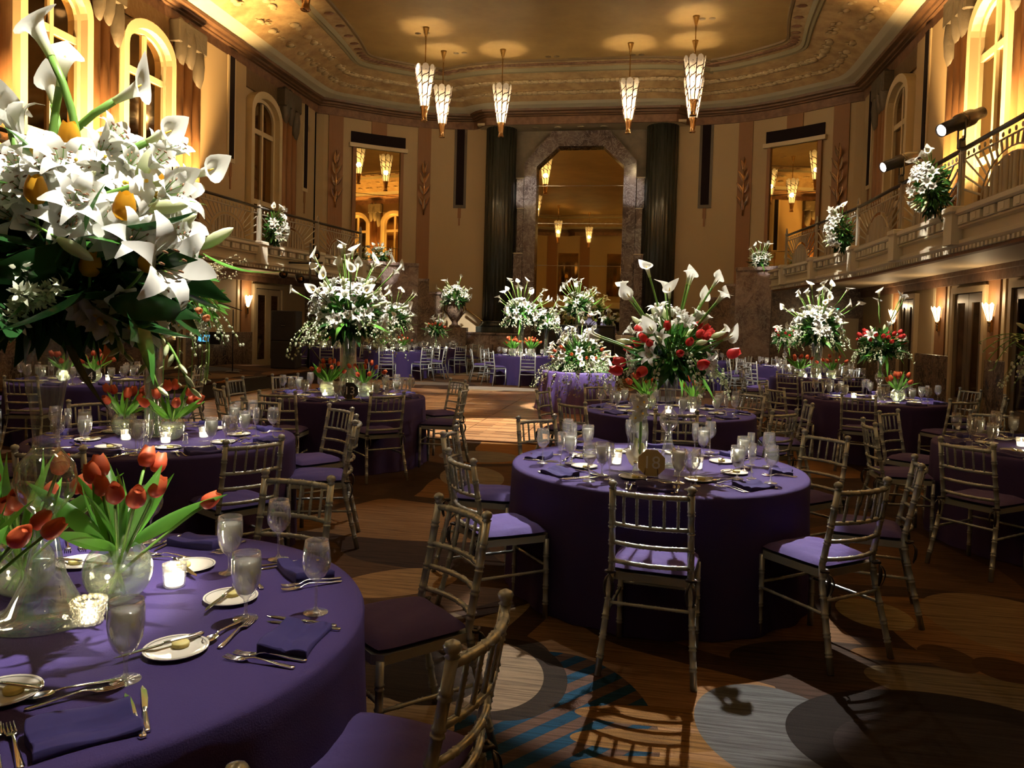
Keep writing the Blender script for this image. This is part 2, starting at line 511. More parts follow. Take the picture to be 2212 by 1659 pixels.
def ob(name, data, parent=None, loc=None, rot=None, scale=None, M=None, label=None, cat=None, group=None, kind=None):
    if isinstance(data, tuple):
        data = data[0].mesh(name, data[1])
    o = bpy.data.objects.new(name, data)
    COL.objects.link(o)
    if parent is not None: o.parent = parent
    if M is not None: o.matrix_basis = M
    if loc is not None: o.location = loc
    if rot is not None: o.rotation_euler = rot
    if scale is not None: o.scale = scale if hasattr(scale, '__len__') else (scale,) * 3
    if label: o['label'] = label
    if cat: o['category'] = cat
    if group: o['group'] = group
    if kind: o['kind'] = kind
    return o

def thing(name, label, cat, loc=(0, 0, 0), rz=0.0, group=None):
    return ob(name, None, None, loc, (0, 0, rz), label=label, cat=cat, group=group)

def struct(name, data, parent=None, **kw):
    return ob(name, data, parent, kind='structure', **kw)

def aim(pos, direction, roll=0.0, scale=1.0):
    """matrix that puts a +Z object at pos pointing along direction"""
    q = Vector(direction).to_track_quat('Z', 'Y') @ Quaternion((0, 0, 1), roll)
    s = scale if hasattr(scale, '__len__') else (scale,) * 3
    return Matrix.Translation(Vector(pos)) @ q.to_matrix().to_4x4() @ Matrix.Diagonal((*s, 1))

def bez(p0, p1, p2, n=8):
    p0, p1, p2 = Vector(p0), Vector(p1), Vector(p2)
    return [p0 * (1 - t) ** 2 + p1 * 2 * t * (1 - t) + p2 * t * t for t in [i / n for i in range(n + 1)]]

def text_mesh(txt, size, mname, depth=0.002):
    cu = bpy.data.curves.new('lettering', 'FONT')
    cu.body = txt
    cu.size = size
    cu.extrude = depth
    cu.align_x, cu.align_y = 'CENTER', 'CENTER'
    o = bpy.data.objects.new('lettering', cu)
    COL.objects.link(o)
    dg = bpy.context.evaluated_depsgraph_get()
    me = bpy.data.meshes.new_from_object(o.evaluated_get(dg))
    bpy.data.objects.remove(o)
    bpy.data.curves.remove(cu)
    me.materials.clear()
    me.materials.append(MATS[mname])
    return me

# ------------------------------------------------------------------ the hall's plan
YM = 11.35                                   # mid length of the hall
_O = np.array([0, 3.5, 4.4, 5.65, 6.1, 7.15, 8.4, 8.95])
_Y = np.array([28.25, 28.05, 27.95, 27.67, 27.45, 26.78, 25.72, 25.27])
_OD = np.linspace(0, 8.95, 180)
_YS = np.convolve(np.pad(np.interp(_OD, _O, _Y), 10, mode='edge'), np.ones(21) / 21, 'valid')
HALF = 9.0
ZC = 8.76                                    # top of the walls
def arc(off):
    a, e = abs(off), 0.05
    y = float(np.interp(a, _OD, _YS))
    dy = float((np.interp(min(a + e, 8.95), _OD, _YS) - np.interp(max(a - e, 0), _OD, _YS)) / (min(a + e, 8.95) - max(a - e, 0)))
    n = Vector((dy * (1 if off >= 0 else -1), -1.0)).normalized()
    return Vector((XC + off, y)), n
def arc_panel(mb, o0, o1, z0, z1, tin, tout, mi=0, n=None, rear=False):
    """curved slab following the end wall, from tin inside the wall face to tout behind it"""
    n = n or max(2, int(abs(o1 - o0) / 0.25))
    v, f = [], []
    for i in range(n + 1):
        p, nr = arc(o0 + (o1 - o0) * i / n)
        a, b = p + nr * tin, p - nr * tout
        if rear:
            a, b = Vector((a.x, 2 * YM - a.y)), Vector((b.x, 2 * YM - b.y))
        v += [(a.x, a.y, z0), (a.x, a.y, z1), (b.x, b.y, z1), (b.x, b.y, z0)]
    for i in range(n):
        k = 4 * i
        for j in range(4):
            f.append((k + j, k + (j + 1) % 4, k + 4 + (j + 1) % 4, k + 4 + j))
    f += [(0, 1, 2, 3), (4 * n + 3, 4 * n + 2, 4 * n + 1, 4 * n)]
    return mb.add(v, f, mi, False)
def side_box(mb, s, y0, y1, z0, z1, t0, t1, mi=0, ch=0.0):
    w = XC + s * HALF
    xs = sorted((w - s * t0, w - s * t1))
    return mb.box(xs[0], xs[1], y0, y1, z0, z1, mi, ch)

# ------------------------------------------------------------------ floor
def carpet_material():
    m = mat('carpet', (0.1, 0.06, 0.03), 0.95, spec=0.1)
    nt = m.node_tree
    b = nt.nodes['Principled BSDF']
    tc = nd(nt, 'ShaderNodeTexCoord')
    L = nt.links.new
    vo = nd(nt, 'ShaderNodeTexVoronoi', Scale=0.62, Randomness=0.9)
    vo.feature = 'SMOOTH_F1'
    vo.inputs['Smoothness'].default_value = 0.12
    ve = nd(nt, 'ShaderNodeTexVoronoi', Scale=0.62, Randomness=0.9)
    ve.feature = 'DISTANCE_TO_EDGE'
    wn = nd(nt, 'ShaderNodeTexNoise', Scale=0.5, Detail=1.0)
    L(tc.outputs['Object'], wn.inputs['Vector'])
    wa = nd(nt, 'ShaderNodeVectorMath', _operation='MULTIPLY_ADD')
    L(wn.outputs['Color'], wa.inputs[0]); wa.inputs[1].default_value = (1.1, 1.1, 0); L(tc.outputs['Object'], wa.inputs[2])
    L(wa.outputs[0], vo.inputs['Vector']); L(wa.outputs[0], ve.inputs['Vector'])
    sp = nd(nt, 'ShaderNodeSeparateColor')
    L(vo.outputs['Color'], sp.inputs[0])
    rp = nd(nt, 'ShaderNodeValToRGB')
    rp.color_ramp.interpolation = 'CONSTANT'
    cols = [(0, (0.075, 0.040, 0.020)), (0.22, (0.17, 0.095, 0.042)), (0.40, (0.045, 0.026, 0.018)), (0.52, (0.24, 0.125, 0.045)),
            (0.66, (0.11, 0.062, 0.032)), (0.80, (0.26, 0.20, 0.12)), (0.92, (0.07, 0.075, 0.085))]
    e = rp.color_ramp.elements
    e[0].position, e[0].color = cols[0][0], c4(cols[0][1])
    e[1].position, e[1].color = cols[1][0], c4(cols[1][1])
    for p, c in cols[2:]:
        k = e.new(p); k.color = c4(c)
    L(sp.outputs[0], rp.inputs['Fac'])
    cur = rp.outputs[0]
    def mix(mask, colour):
        nonlocal cur
        mx = nd(nt, 'ShaderNodeMix', _data_type='RGBA')
        L(mask, mx.inputs[0]); L(cur, mx.inputs[6])
        if isinstance(colour, tuple): mx.inputs[7].default_value = c4(colour)
        else: L(colour, mx.inputs[7])
        cur = mx.outputs[2]
    edge = nd(nt, 'ShaderNodeMath', _operation='LESS_THAN'); edge.inputs[1].default_value = 0.05
    L(ve.outputs['Distance'], edge.inputs[0])
    mix(edge.outputs[0], (0.035, 0.020, 0.014))
    # woven blue and brown lattice
    wv = nd(nt, 'ShaderNodeTexWave', Scale=2.6); wv.wave_type = 'BANDS'
    mpw = nd(nt, 'ShaderNodeMapping'); mpw.inputs['Rotation'].default_value = (0, 0, R(38))
    L(tc.outputs['Object'], mpw.inputs['Vector']); L(mpw.outputs[0], wv.inputs['Vector'])
    rw = nd(nt, 'ShaderNodeValToRGB'); rw.color_ramp.interpolation = 'CONSTANT'
    rw.color_ramp.elements[0].color, rw.color_ramp.elements[1].color = (0.004, 0.028, 0.055, 1), (0.060, 0.034, 0.023, 1)
    rw.color_ramp.elements[1].position = 0.5
    L(wv.outputs['Fac'], rw.inputs['Fac'])
    dark = (0.030, 0.022, 0.020)
    E_ = [  # centre, radii, turn, colour
        (-0.33, 3.15, 0.42, 0.66, 10, 'weave'), (-0.95, 3.6, 0.55, 0.42, 20, (0.10, 0.062, 0.038)),
        (-0.62, 3.5, 0.30, 0.42, 13, (0.045, 0.030, 0.020)), (-0.70, 3.5, 0.27, 0.36, 13, (0.34, 0.25, 0.16)),
        (-0.95, 3.40, 0.25, 0.27, 13, (0.045, 0.030, 0.020)),
        (0.10, 3.27, 0.36, 0.085, 6, (0.36, 0.19, 0.055)), (0.06, 3.07, 0.32, 0.085, 8, (0.36, 0.19, 0.055)), (0.08, 2.87, 0.32, 0.085, 8, (0.36, 0.19, 0.055)),
        (0.95, 4.02, 0.50, 0.25, 10, (0.085, 0.055, 0.040)),
        (0.58, 3.25, 0.33, 0.42, 13, (0.20, 0.21, 0.215)),
        (1.62, 3.80, 0.55, 0.24, -14, (0.30, 0.24, 0.14)),
        (1.25, 3.30, 0.64, 0.47, 8, dark), (1.30, 3.22, 0.52, 0.36, 8, (0.060, 0.045, 0.045)),
        (1.36, 4.77, 0.20, 0.25, 14, (0.26, 0.21, 0.11)), (2.10, 4.80, 0.44, 0.50, 14, (0.17, 0.12, 0.065)),
        (1.56, 4.20, 0.13, 0.17, 13, (0.17, 0.085, 0.035)), (1.80, 4.12, 0.15, 0.15, 13, (0.13, 0.06, 0.03)), (1.30, 4.18, 0.22, 0.09, 5, (0.26, 0.13, 0.045)),
        (-1.50, 4.60, 0.40, 0.24, 40, (0.26, 0.15, 0.06)), (-1.25, 4.05, 0.30, 0.16, 10, (0.24, 0.17, 0.10)),
        (-1.80, 7.95, 0.34, 0.62, 17, (0.24, 0.21, 0.16)), (-1.35, 7.25, 0.40, 0.30, 17, (0.13, 0.085, 0.045)),
        (-2.0, 9.2, 0.5, 0.4, 0, (0.20, 0.19, 0.17)), (-1.0, 8.6, 0.35, 0.5, 0, (0.10, 0.10, 0.11)),
        (-3.6, 18.9, 1.3, 0.5, 0, (0.26, 0.24, 0.21)), (-5.6, 19.6, 1.0, 0.5, 10, (0.15, 0.13, 0.11)),
    ]
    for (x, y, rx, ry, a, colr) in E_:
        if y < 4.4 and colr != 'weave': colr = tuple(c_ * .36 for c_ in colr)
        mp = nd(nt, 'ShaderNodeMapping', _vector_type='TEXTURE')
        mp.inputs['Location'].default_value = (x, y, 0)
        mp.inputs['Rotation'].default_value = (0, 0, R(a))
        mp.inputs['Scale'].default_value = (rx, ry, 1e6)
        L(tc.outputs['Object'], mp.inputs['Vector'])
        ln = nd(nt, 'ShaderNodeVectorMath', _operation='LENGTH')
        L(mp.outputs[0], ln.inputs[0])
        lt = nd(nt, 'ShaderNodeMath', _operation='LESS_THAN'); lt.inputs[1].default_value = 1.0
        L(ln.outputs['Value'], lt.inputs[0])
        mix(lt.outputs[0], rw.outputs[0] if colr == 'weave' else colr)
    # the weave's fine streaks
    ms = nd(nt, 'ShaderNodeMapping'); ms.inputs['Scale'].default_value = (1.1, 26, 1); ms.inputs['Rotation'].default_value = (0, 0, R(-4))
    L(tc.outputs['Object'], ms.inputs['Vector'])
    ns = nd(nt, 'ShaderNodeTexNoise', Scale=2.2, Detail=5.0, Roughness=0.7)
    L(ms.outputs[0], ns.inputs['Vector'])
    rs = nd(nt, 'ShaderNodeValToRGB')
    rs.color_ramp.elements[0].position, rs.color_ramp.elements[1].position = 0.30, 0.62
    rs.color_ramp.elements[0].color, rs.color_ramp.elements[1].color = (0.28, 0.24, 0.22, 1), (1.08, 1.04, 1.0, 1)
    L(ns.outputs['Fac'], rs.inputs['Fac'])
    mu = nd(nt, 'ShaderNodeMix', _data_type='RGBA', _blend_type='MULTIPLY')
    mu.inputs[0].default_value = 1.0
    L(cur, mu.inputs[6]); L(rs.outputs[0], mu.inputs[7])
    L(mu.outputs[2], b.inputs['Base Color'])
    nf = nd(nt, 'ShaderNodeTexNoise', Scale=220.0, Detail=2.0)
    L(tc.outputs['Object'], nf.inputs['Vector'])
    bp = nd(nt, 'ShaderNodeBump', Strength=0.25, Distance=0.01)
    L(nf.outputs['Fac'], bp.inputs['Height']); L(bp.outputs[0], b.inputs['Normal'])
carpet_material()
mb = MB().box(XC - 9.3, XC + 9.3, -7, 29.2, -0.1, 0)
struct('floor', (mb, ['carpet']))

def parquet_material():
    m = mat('parquet', (0.3, 0.14, 0.05), 0.32)
    nt = m.node_tree; L = nt.links.new
    b = nt.nodes['Principled BSDF']
    tc = nd(nt, 'ShaderNodeTexCoord')
    br = nd(nt, 'ShaderNodeTexBrick', Scale=1.0)
    br.offset = 0.37
    br.inputs['Color1'].default_value = (0.50, 0.27, 0.12, 1)
    br.inputs['Color2'].default_value = (0.17, 0.07, 0.026, 1)
    br.inputs['Mortar'].default_value = (0.06, 0.025, 0.01, 1)
    br.inputs['Mortar Size'].default_value = 0.003
    br.inputs['Brick Width'].default_value = 0.457
    br.inputs['Row Height'].default_value = 0.11
    L(tc.outputs['Object'], br.inputs['Vector'])
    oi = nd(nt, 'ShaderNodeObjectInfo')
    mr = nd(nt, 'ShaderNodeMapRange'); mr.inputs['To Min'].default_value, mr.inputs['To Max'].default_value = 0.75, 1.15
    L(oi.outputs['Random'], mr.inputs['Value'])
    mu = nd(nt, 'ShaderNodeVectorMath', _operation='SCALE')
    L(br.outputs['Color'], mu.inputs[0]); L(mr.outputs[0], mu.inputs['Scale'])
    L(mu.outputs[0], b.inputs['Base Color'])
parquet_material()
df = thing('dance_floor', 'brown parquet dance floor of square wood panels laid over the carpet', 'dance floor', (-8.2, 10.4, 0))
pm = MB().box(0.004, 0.920, 0.004, 0.920, 0.0, 0.022, ch=0.003).mesh('floor_panel', ['parquet'])
for i in range(8):
    for j in range(8):
        ob('floor_panel', pm, df, (i * 0.924, j * 0.924, 0))
ob('edge_strip', (MB().box(-0.06, 8 * .924 + .06, -0.06, 0, 0, 0.02).box(-0.06, 8 * .924 + .06, 8 * .924, 8 * .924 + .06, 0, 0.02)
   .box(-0.06, 0, 0, 8 * .924, 0, 0.02).box(8 * .924, 8 * .924 + .06, 0, 8 * .924, 0, 0.02), ['wood_dark']), df)

# ------------------------------------------------------------------ end wall behind the mirror
mb = MB()
for s in (-1, 1):
    arc_panel(mb, s * 3.3, s * 8.98, 0, ZC + 0.6, 0.0, 0.2, 0, 24)
wb = struct('wall_back', (mb, ['cream_plaster']))
mb = MB().box(XC - 3.4, XC + 3.4, 28.4, 28.6, 0, ZC + 0.3)
ob('mirror_bay_wall', (mb, ['grey_plaster']), wb)
for s in (-1, 1):
    for (a, b_) in ((5.5, 5.95), (8.2, 8.6)):
        mb = MB(); arc_panel(mb, s * a, s * b_, 1.2, ZC, 0.04, 0); ob('pilaster_stripe', (mb, ['tan_stripe']), wb)
    mb = MB(); arc_panel(mb, s * 6.95, s * 7.4, 8.3, ZC, 0.04, 0); ob('pilaster_stub', (mb, ['tan_stripe']), wb)
    mb = MB(); arc_panel(mb, s * 6.36, s * 7.98, 7.9, 8.31, 0.05, 0); ob('transom_panel', (mb, ['slot_black']), wb)
    mb = MB(); arc_panel(mb, s * 6.30, s * 8.04, 7.76, 7.9, 0.14, 0); ob('lintel', (mb, ['cream_paint']), wb)
    mb = MB(); arc_panel(mb, s * 6.42, s * 6.52, 3.0, 7.76, 0.10, 0); arc_panel(mb, s * 7.84, s * 7.94, 3.0, 7.76, 0.10, 0)
    ob('mirror_jamb', (mb, ['tan_stripe']), wb)
    g = 6.52
    p0, n0 = arc(s * 6.52); p1, n1 = arc(s * 7.84)
    for (z0, z1) in ((3.0, 4.26), (4.28, 6.14), (6.16, 7.76)):
        mb = MB().add([(*(p0 + n0 * .03), z0), (*(p1 + n1 * .03), z0), (*(p1 + n1 * .03), z1), (*(p0 + n0 * .03), z1)], [(0, 1, 2, 3)], 0, False)
        ob('mirror_pane', (mb, ['mirror_gold']), wb)
    mb = MB(); arc_panel(mb, s * 4.2, s * 4.66, 5.86, ZC, 0.03, 0); ob('slot_frame', (mb, ['capital_grey']), wb)
    mb = MB(); arc_panel(mb, s * 4.29, s * 4.57, 5.98, ZC, 0.05, 0); ob('dark_slot', (mb, ['slot_black']), wb)
    mb = MB(); arc_panel(mb, s * 4.37, s * 4.49, 5.5, 5.86, 0.03, 0, n=2); arc_panel(mb, s * 4.40, s * 4.46, 5.22, 5.5, 0.03, 0, n=2)
    ob('slot_drop', (mb, ['tan_stripe']), wb)

def leaf_shape(mb, p, d, length, width, mi=0, depth=0.0, bend=0.0, seg=5, twist=0.0):
    """a pointed leaf with a folded midrib, growing from p along d"""
    d = Vector(d).normalized()
    side = d.cross(Vector((0, 0, 1)))
    side = side.normalized() if side.length > 1e-3 else Vector((1, 0, 0))
    side = (Quaternion(d, twist) @ side)
    up = side.cross(d)
    v, f = [], []
    for i in range(seg + 1):
        t = i / seg
        w = width * 0.5 * math.sin(PI * min(1, t ** 0.75)) if i < seg else 0.0005
        if i == 0: w = width * 0.08
        c = Vector(p) + d * (length * t) + up * (bend * length * t * t)
        v += [c - side * w + up * depth * w, c, c + side * w + up * depth * w]
    for i in range(seg):
        k = 3 * i
        f += [(k, k + 1, k + 4, k + 3), (k + 1, k + 2, k + 5, k + 4)]
    return mb.add(v, f, mi, True)

# copper leaf ornaments on the stripes
mbl = MB()
leaf_shape(mbl, (0, 0, 0), (0, -0.35, 1), 0.46, 0.13, 0, 0.6, 0.0)
leaf_me = mbl.mesh('ornament_leaf', ['copper_leaf'])
for s in (-1, 1):
    for off in (5.72, 8.4):
        p, n = arc(s * off)
        o = thing('wall_ornament', 'copper leaf wall ornament on the %s tan stripe %s of the tall mirror' % ('inner' if off < 7 else 'outer', 'left' if s < 0 else 'right'),
                  'wall ornament', (p.x + n.x * .06, p.y + n.y * .06, 5.55), math.atan2(n.y, n.x) + PI / 2, 'copper leaf ornaments on the end wall')
        ob('stem', (MB().tube([(0, -.03, 0), (0, -.08, .9), (0, -.05, 2.0)], [.03, .025, .012], 6), ['copper_leaf']), o)
        for k, (z, a) in enumerate([(0.15, 0), (0.3, 0.5), (0.3, -0.5), (0.75, 0.5), (0.75, -0.5), (1.15, 0.42), (1.15, -0.42), (1.5, 0.2), (1.5, -0.2)]):
            ob('ornament_leaf', leaf_me, o, (0, -.05, z), (0.0, a, 0))

# columns
for s in (-1, 1):
    c = struct('column', (MB().lathe([(0.56, 1.72), (0.56, ZC)], 96, 0, flute=lambda a, z: 1 - 0.05 * max(0, math.sin(a * 24)) ** 0.6), ['column_dark']),
               loc=(XC + s * 2.92, 28.05, 0))
    c.name = 'column'
    ob('base', (MB().box(-.66, .66, -.66, .36, 1.28, 1.50, ch=.02).lathe([(.64, 1.5), (.66, 1.56), (.58, 1.64), (.62, 1.68), (.57, 1.72)], 40), ['column_dark']), c)
    c['label'] = 'dark fluted column on the %s side of the tall gold mirror' % ('left' if s < 0 else 'right')

# ------------------------------------------------------------------ the great mirror in its stepped marble surround
gm = thing('wall_mirror', 'tall octagonal gold mirror in a stepped dark marble surround', 'mirror', (XC, 28.38, 1.28))
def gz(z): return z - 1.28
seams = [1.45, 2.27, 3.82, 5.37, 6.75]
def hw(z):  # half width of the mirror at height z
    return 1.58 if z <= 7.4 else 1.58 - (z - 7.4) / (8.12 - 7.4) * 0.78
for a, b_ in zip(seams, seams[1:] + [8.12]):
    zs = [a + .008, b_ - .008] if b_ <= 7.4 else [a + .008, 7.4, 8.12]
    poly = [(-hw(z), gz(z)) for z in zs] + [(hw(z), gz(z)) for z in zs[::-1]]
    ob('mirror_pane', (MB().add([(x, 0, z) for x, z in poly], [tuple(range(len(poly)))], 0, False), ['mirror_gold']), gm)
for z in seams[1:]:
    ob('seam_strip', (MB().box(-1.58, 1.58, -.025, 0, gz(z) - .012, gz(z) + .012), ['chrome_strip']), gm)
def band(i0, o0, i1, o1, y0, y1):
    v = [(i0[0], y, gz(i0[1])) for y in (y0, y1)] + [(o0[0], y, gz(o0[1])) for y in (y0, y1)] + [(i1[0], y, gz(i1[1])) for y in (y0, y1)] + [(o1[0], y, gz(o1[1])) for y in (y0, y1)]
    return MB().add(v, [(0, 2, 6, 4), (1, 5, 7, 3), (0, 4, 5, 1), (2, 3, 7, 6), (0, 1, 3, 2), (4, 6, 7, 5)], 0, False)
ob('marble_header', (band((-.8, 8.12), (-1.02, 8.68), (.8, 8.12), (1.02, 8.68), -.34, 0), ['marble_dark']), gm)
for s in (-1, 1):
    ob('marble_shoulder', (band((s * .805, 8.12), (s * 1.025, 8.68), (s * 1.58, 7.40), (s * 2.03, 7.55), -.33, 0), ['marble_dark']), gm)
    ob('marble_jamb', (band((s * 1.58, 7.395), (s * 2.03, 7.545), (s * 1.58, 1.3), (s * 2.03, 1.3), -.34, 0), ['marble_dark']), gm)
    for (x1, z0, z1, y) in ((2.34, 5.87, 6.98, .26), (2.28, 4.22, 5.86, .32), (2.36, 1.3, 4.21, .42)):
        xs = sorted((s * 2.035, s * x1))
        ob('stepped_buttress', (MB().box(xs[0], xs[1], -y, 0, gz(z0), gz(z1), ch=.012), ['marble_dark']), gm)
        ob('buttress_cap', (MB().box(xs[0] - .01, xs[1] + .01, -y - .02, 0, gz(z1), gz(z1) + .03), ['stone_ledge']), gm)

# ------------------------------------------------------------------ landing, marble parapets, stairs
ld = struct('landing', (MB().box(XC - 3.75, XC + 3.75, 26.75, 28.4, 0, 1.25), ['marble_rose']))
for i in range(9):
    x0 = XC - 3.75 + i * 7.5 / 9
    for (z0, z1) in ((0.0, 0.6), (0.61, 1.22)):
        ob('marble_panel', (MB().box(x0 + .006, x0 + 7.5 / 9 - .006, 26.70, 26.75, z0, z1, ch=.006), ['marble_rose']), ld)
ob('landing_slab', (MB().box(XC - 3.78, XC + 3.78, 26.66, 28.4, 1.222, 1.29, ch=.01), ['marble_rose']), ld)
for k in range(4):
    ob('step', (MB().box(XC - 3.72, XC - 2.75, 26.66 - .32 * (4 - k), 26.66 - .32 * (3 - k) + .02, 0, .22 * (k + 1), ch=.008), ['marble_rose']), ld)
for s in (-1, 1):
    sd = 'left' if s < 0 else 'right'
    py = struct('marble_parapet', (arc_panel(MB(), s * 6.12, s * 7.95, 0, 3.55, 1.5, -1.1, 0, 14), ['marble_rose']))
    py['label'] = 'stepped brown marble stair parapet on the %s of the end wall' % sd
    for (a, b_, z) in ((5.5, 6.12, 3.05), (4.9, 5.5, 2.6)):
        ob('parapet_step', (arc_panel(MB(), s * a, s * b_, 0, z, 1.5, -1.1, 0, 5), ['marble_brown']), py)
        ob('parapet_cap', (arc_panel(MB(), s * a, s * b_, z, z + .08, 1.54, -1.06, 0, 5), ['marble_rose']), py)
    ob('parapet_cap', (arc_panel(MB(), s * 6.12, s * 7.95, 3.55, 3.66, 1.56, -1.04, 0, 14), ['marble_rose']), py)
    ob('pedestal', (arc_panel(MB(), s * 3.8, s * 5.0, 0, 1.45, 2.05, -1.5, 0, 6), ['marble_brown']), py)
    # handrail of the hidden stair
    p, n = arc(s * 4.1); q, m_ = arc(s * 3.2)
    hr = ob('handrail', (MB().tube([(p.x + n.x * .3, p.y + n.y * .3, 2.15), (q.x + m_.x * .3, q.y + m_.y * .3, 1.55), (q.x + m_.x * .3, q.y + m_.y * .3, 1.42)], .035, 8), ['brass']), py)
    # cross wall under the balcony end
    x0, x1 = sorted((XC + s * 6.35, XC + s * 9.0))
    w = struct('wall_under_balcony', (MB().box(x0, x1, 24.75, 24.95, 0, 2.98), ['marble_brown']))
    w.name = 'wall_%s_end' % sd

# urn standing on the left pedestal is built with the flowers

# ------------------------------------------------------------------ side walls
for s, nm in ((-1, 'wall_left'), (1, 'wall_right')):
    mb = MB(); side_box(mb, s, 2 * YM - 25.3, 25.3, 0, ZC + 0.6, 0, -0.2)
    w = struct(nm, (mb, ['cream_plaster']))
    sd = nm[5:]
    # wainscot slabs, frieze and stripes under the balcony
    doors = {1: [(16.1, 17.55), (13.4, 14.9), (20.0, 21.0)], -1: [(21.25, 22.9), (16.2, 17.6)]}[s]
    scon = {1: [18.42, 15.78, 21.5, 13.0], -1: [20.8, 18.1]}[s]
    y = -2.0
    while y < 24.7:
        y1 = min(y + 1.35, 24.72)
        cuts = [(y, y1)]
        for (a, b_) in doors:
            nc = []
            for (c, d) in cuts:
                if b_ + .12 <= c or a - .12 >= d: nc.append((c, d))
                else:
                    if c < a - .12: nc.append((c, a - .12))
                    if d > b_ + .12: nc.append((b_ + .12, d))
            cuts = nc
        for (c, d) in cuts:
            if d - c > .05:
                mb = MB(); side_box(mb, s, c + .004, d - .004, 0, 1.19, .06, 0, 0, .008); ob('wainscot_slab', (mb, ['marble_brown']), w)
        y += 1.35
    mb = MB(); side_box(mb, s, -2, 24.75, 2.69, 2.86, .10, 0); side_box(mb, s, -2, 24.75, 2.86, 2.97, .18, 0)
    ob('frieze', (mb, ['frieze_brown']), w)
    for yc in scon:
        mb = MB(); side_box(mb, s, yc - .28, yc + .28, 1.0, 2.69, .035, 0); ob('wall_stripe', (mb, ['tan_stripe']), w)
        for k in (-1, 1):
            mb = MB(); side_box(mb, s, yc + k * .42 - .06, yc + k * .42 + .06, 1.2, 2.69, .025, 0); ob('wall_rib', (mb, ['cream_paint']), w)
    for i, (a, b_) in enumerate(doors):
        mb = MB(); side_box(mb, s, a, b_, 0, 2.5, .02, 0)
        d = struct('door_%d' % (i + (1 if s > 0 else 4)), (mb, ['slot_black']))
        mb = MB(); side_box(mb, s, a - .12, a, 0, 2.62, .1, 0); side_box(mb, s, b_, b_ + .12, 0, 2.62, .1, 0); side_box(mb, s, a, b_, 2.5, 2.62, .1, 0)
        ob('door_frame', (mb, ['door_cream' if s < 0 else 'cream_plaster']), d)
        m_ = (a + b_) / 2
        for (c, e) in ((a + .02, m_ - .01), (m_ + .01, b_ - .02)):
            lf = ob('door_leaf', (side_box(MB(), s, c, c + .16, .01, 2.48, .06, .02) and side_box(side_box(side_box(side_box(MB(), s, c, c + .16, .01, 2.48, .06, .02), s, e - .16, e, .01, 2.48, .06, .02), s, c + .16, e - .16, .01, .35, .06, .02), s, c + .16, e - .16, 2.3, 2.48, .06, .02), ['door_cream' if s < 0 else 'door_dark']), d)
            ob('door_pane', (side_box(MB(), s, c + .16, e - .16, .35, 2.3, .04, .03), ['pane_mirror']), lf)

# ------------------------------------------------------------------ upper storey: arched windows, pilasters, piers
def ring(mb, inner, outer, x0, x1, mi=0):
    n = len(inner)
    v = [(x, y, z) for x in (x0, x1) for (y, z) in inner] + [(x, y, z) for x in (x0, x1) for (y, z) in outer]
    f = []
    for i in range(n - 1):
        a, b, c, d = i, i + 1, n + i, n + i + 1
        f += [(a, b, d, c), (2 * n + a, 2 * n + c, 2 * n + d, 2 * n + b), (a, 2 * n + a, 2 * n + b, b), (c, d, 2 * n + d, 2 * n + c)]
    f += [(0, n, 3 * n, 2 * n), (n - 1, 3 * n - 1, 4 * n - 1, 2 * n - 1)]
    return mb.add(v, f, mi, False)
def arch_line(hw_, spring, rise, z0, n=14):
    return [(-hw_, z0)] + [(-hw_ * math.cos(PI * i / n), spring + rise * math.sin(PI * i / n)) for i in range(n + 1)] + [(hw_, z0)]
WIN_Y = [21.5, 16.05, 13.25, 7.9, 5.1]
wn = 0
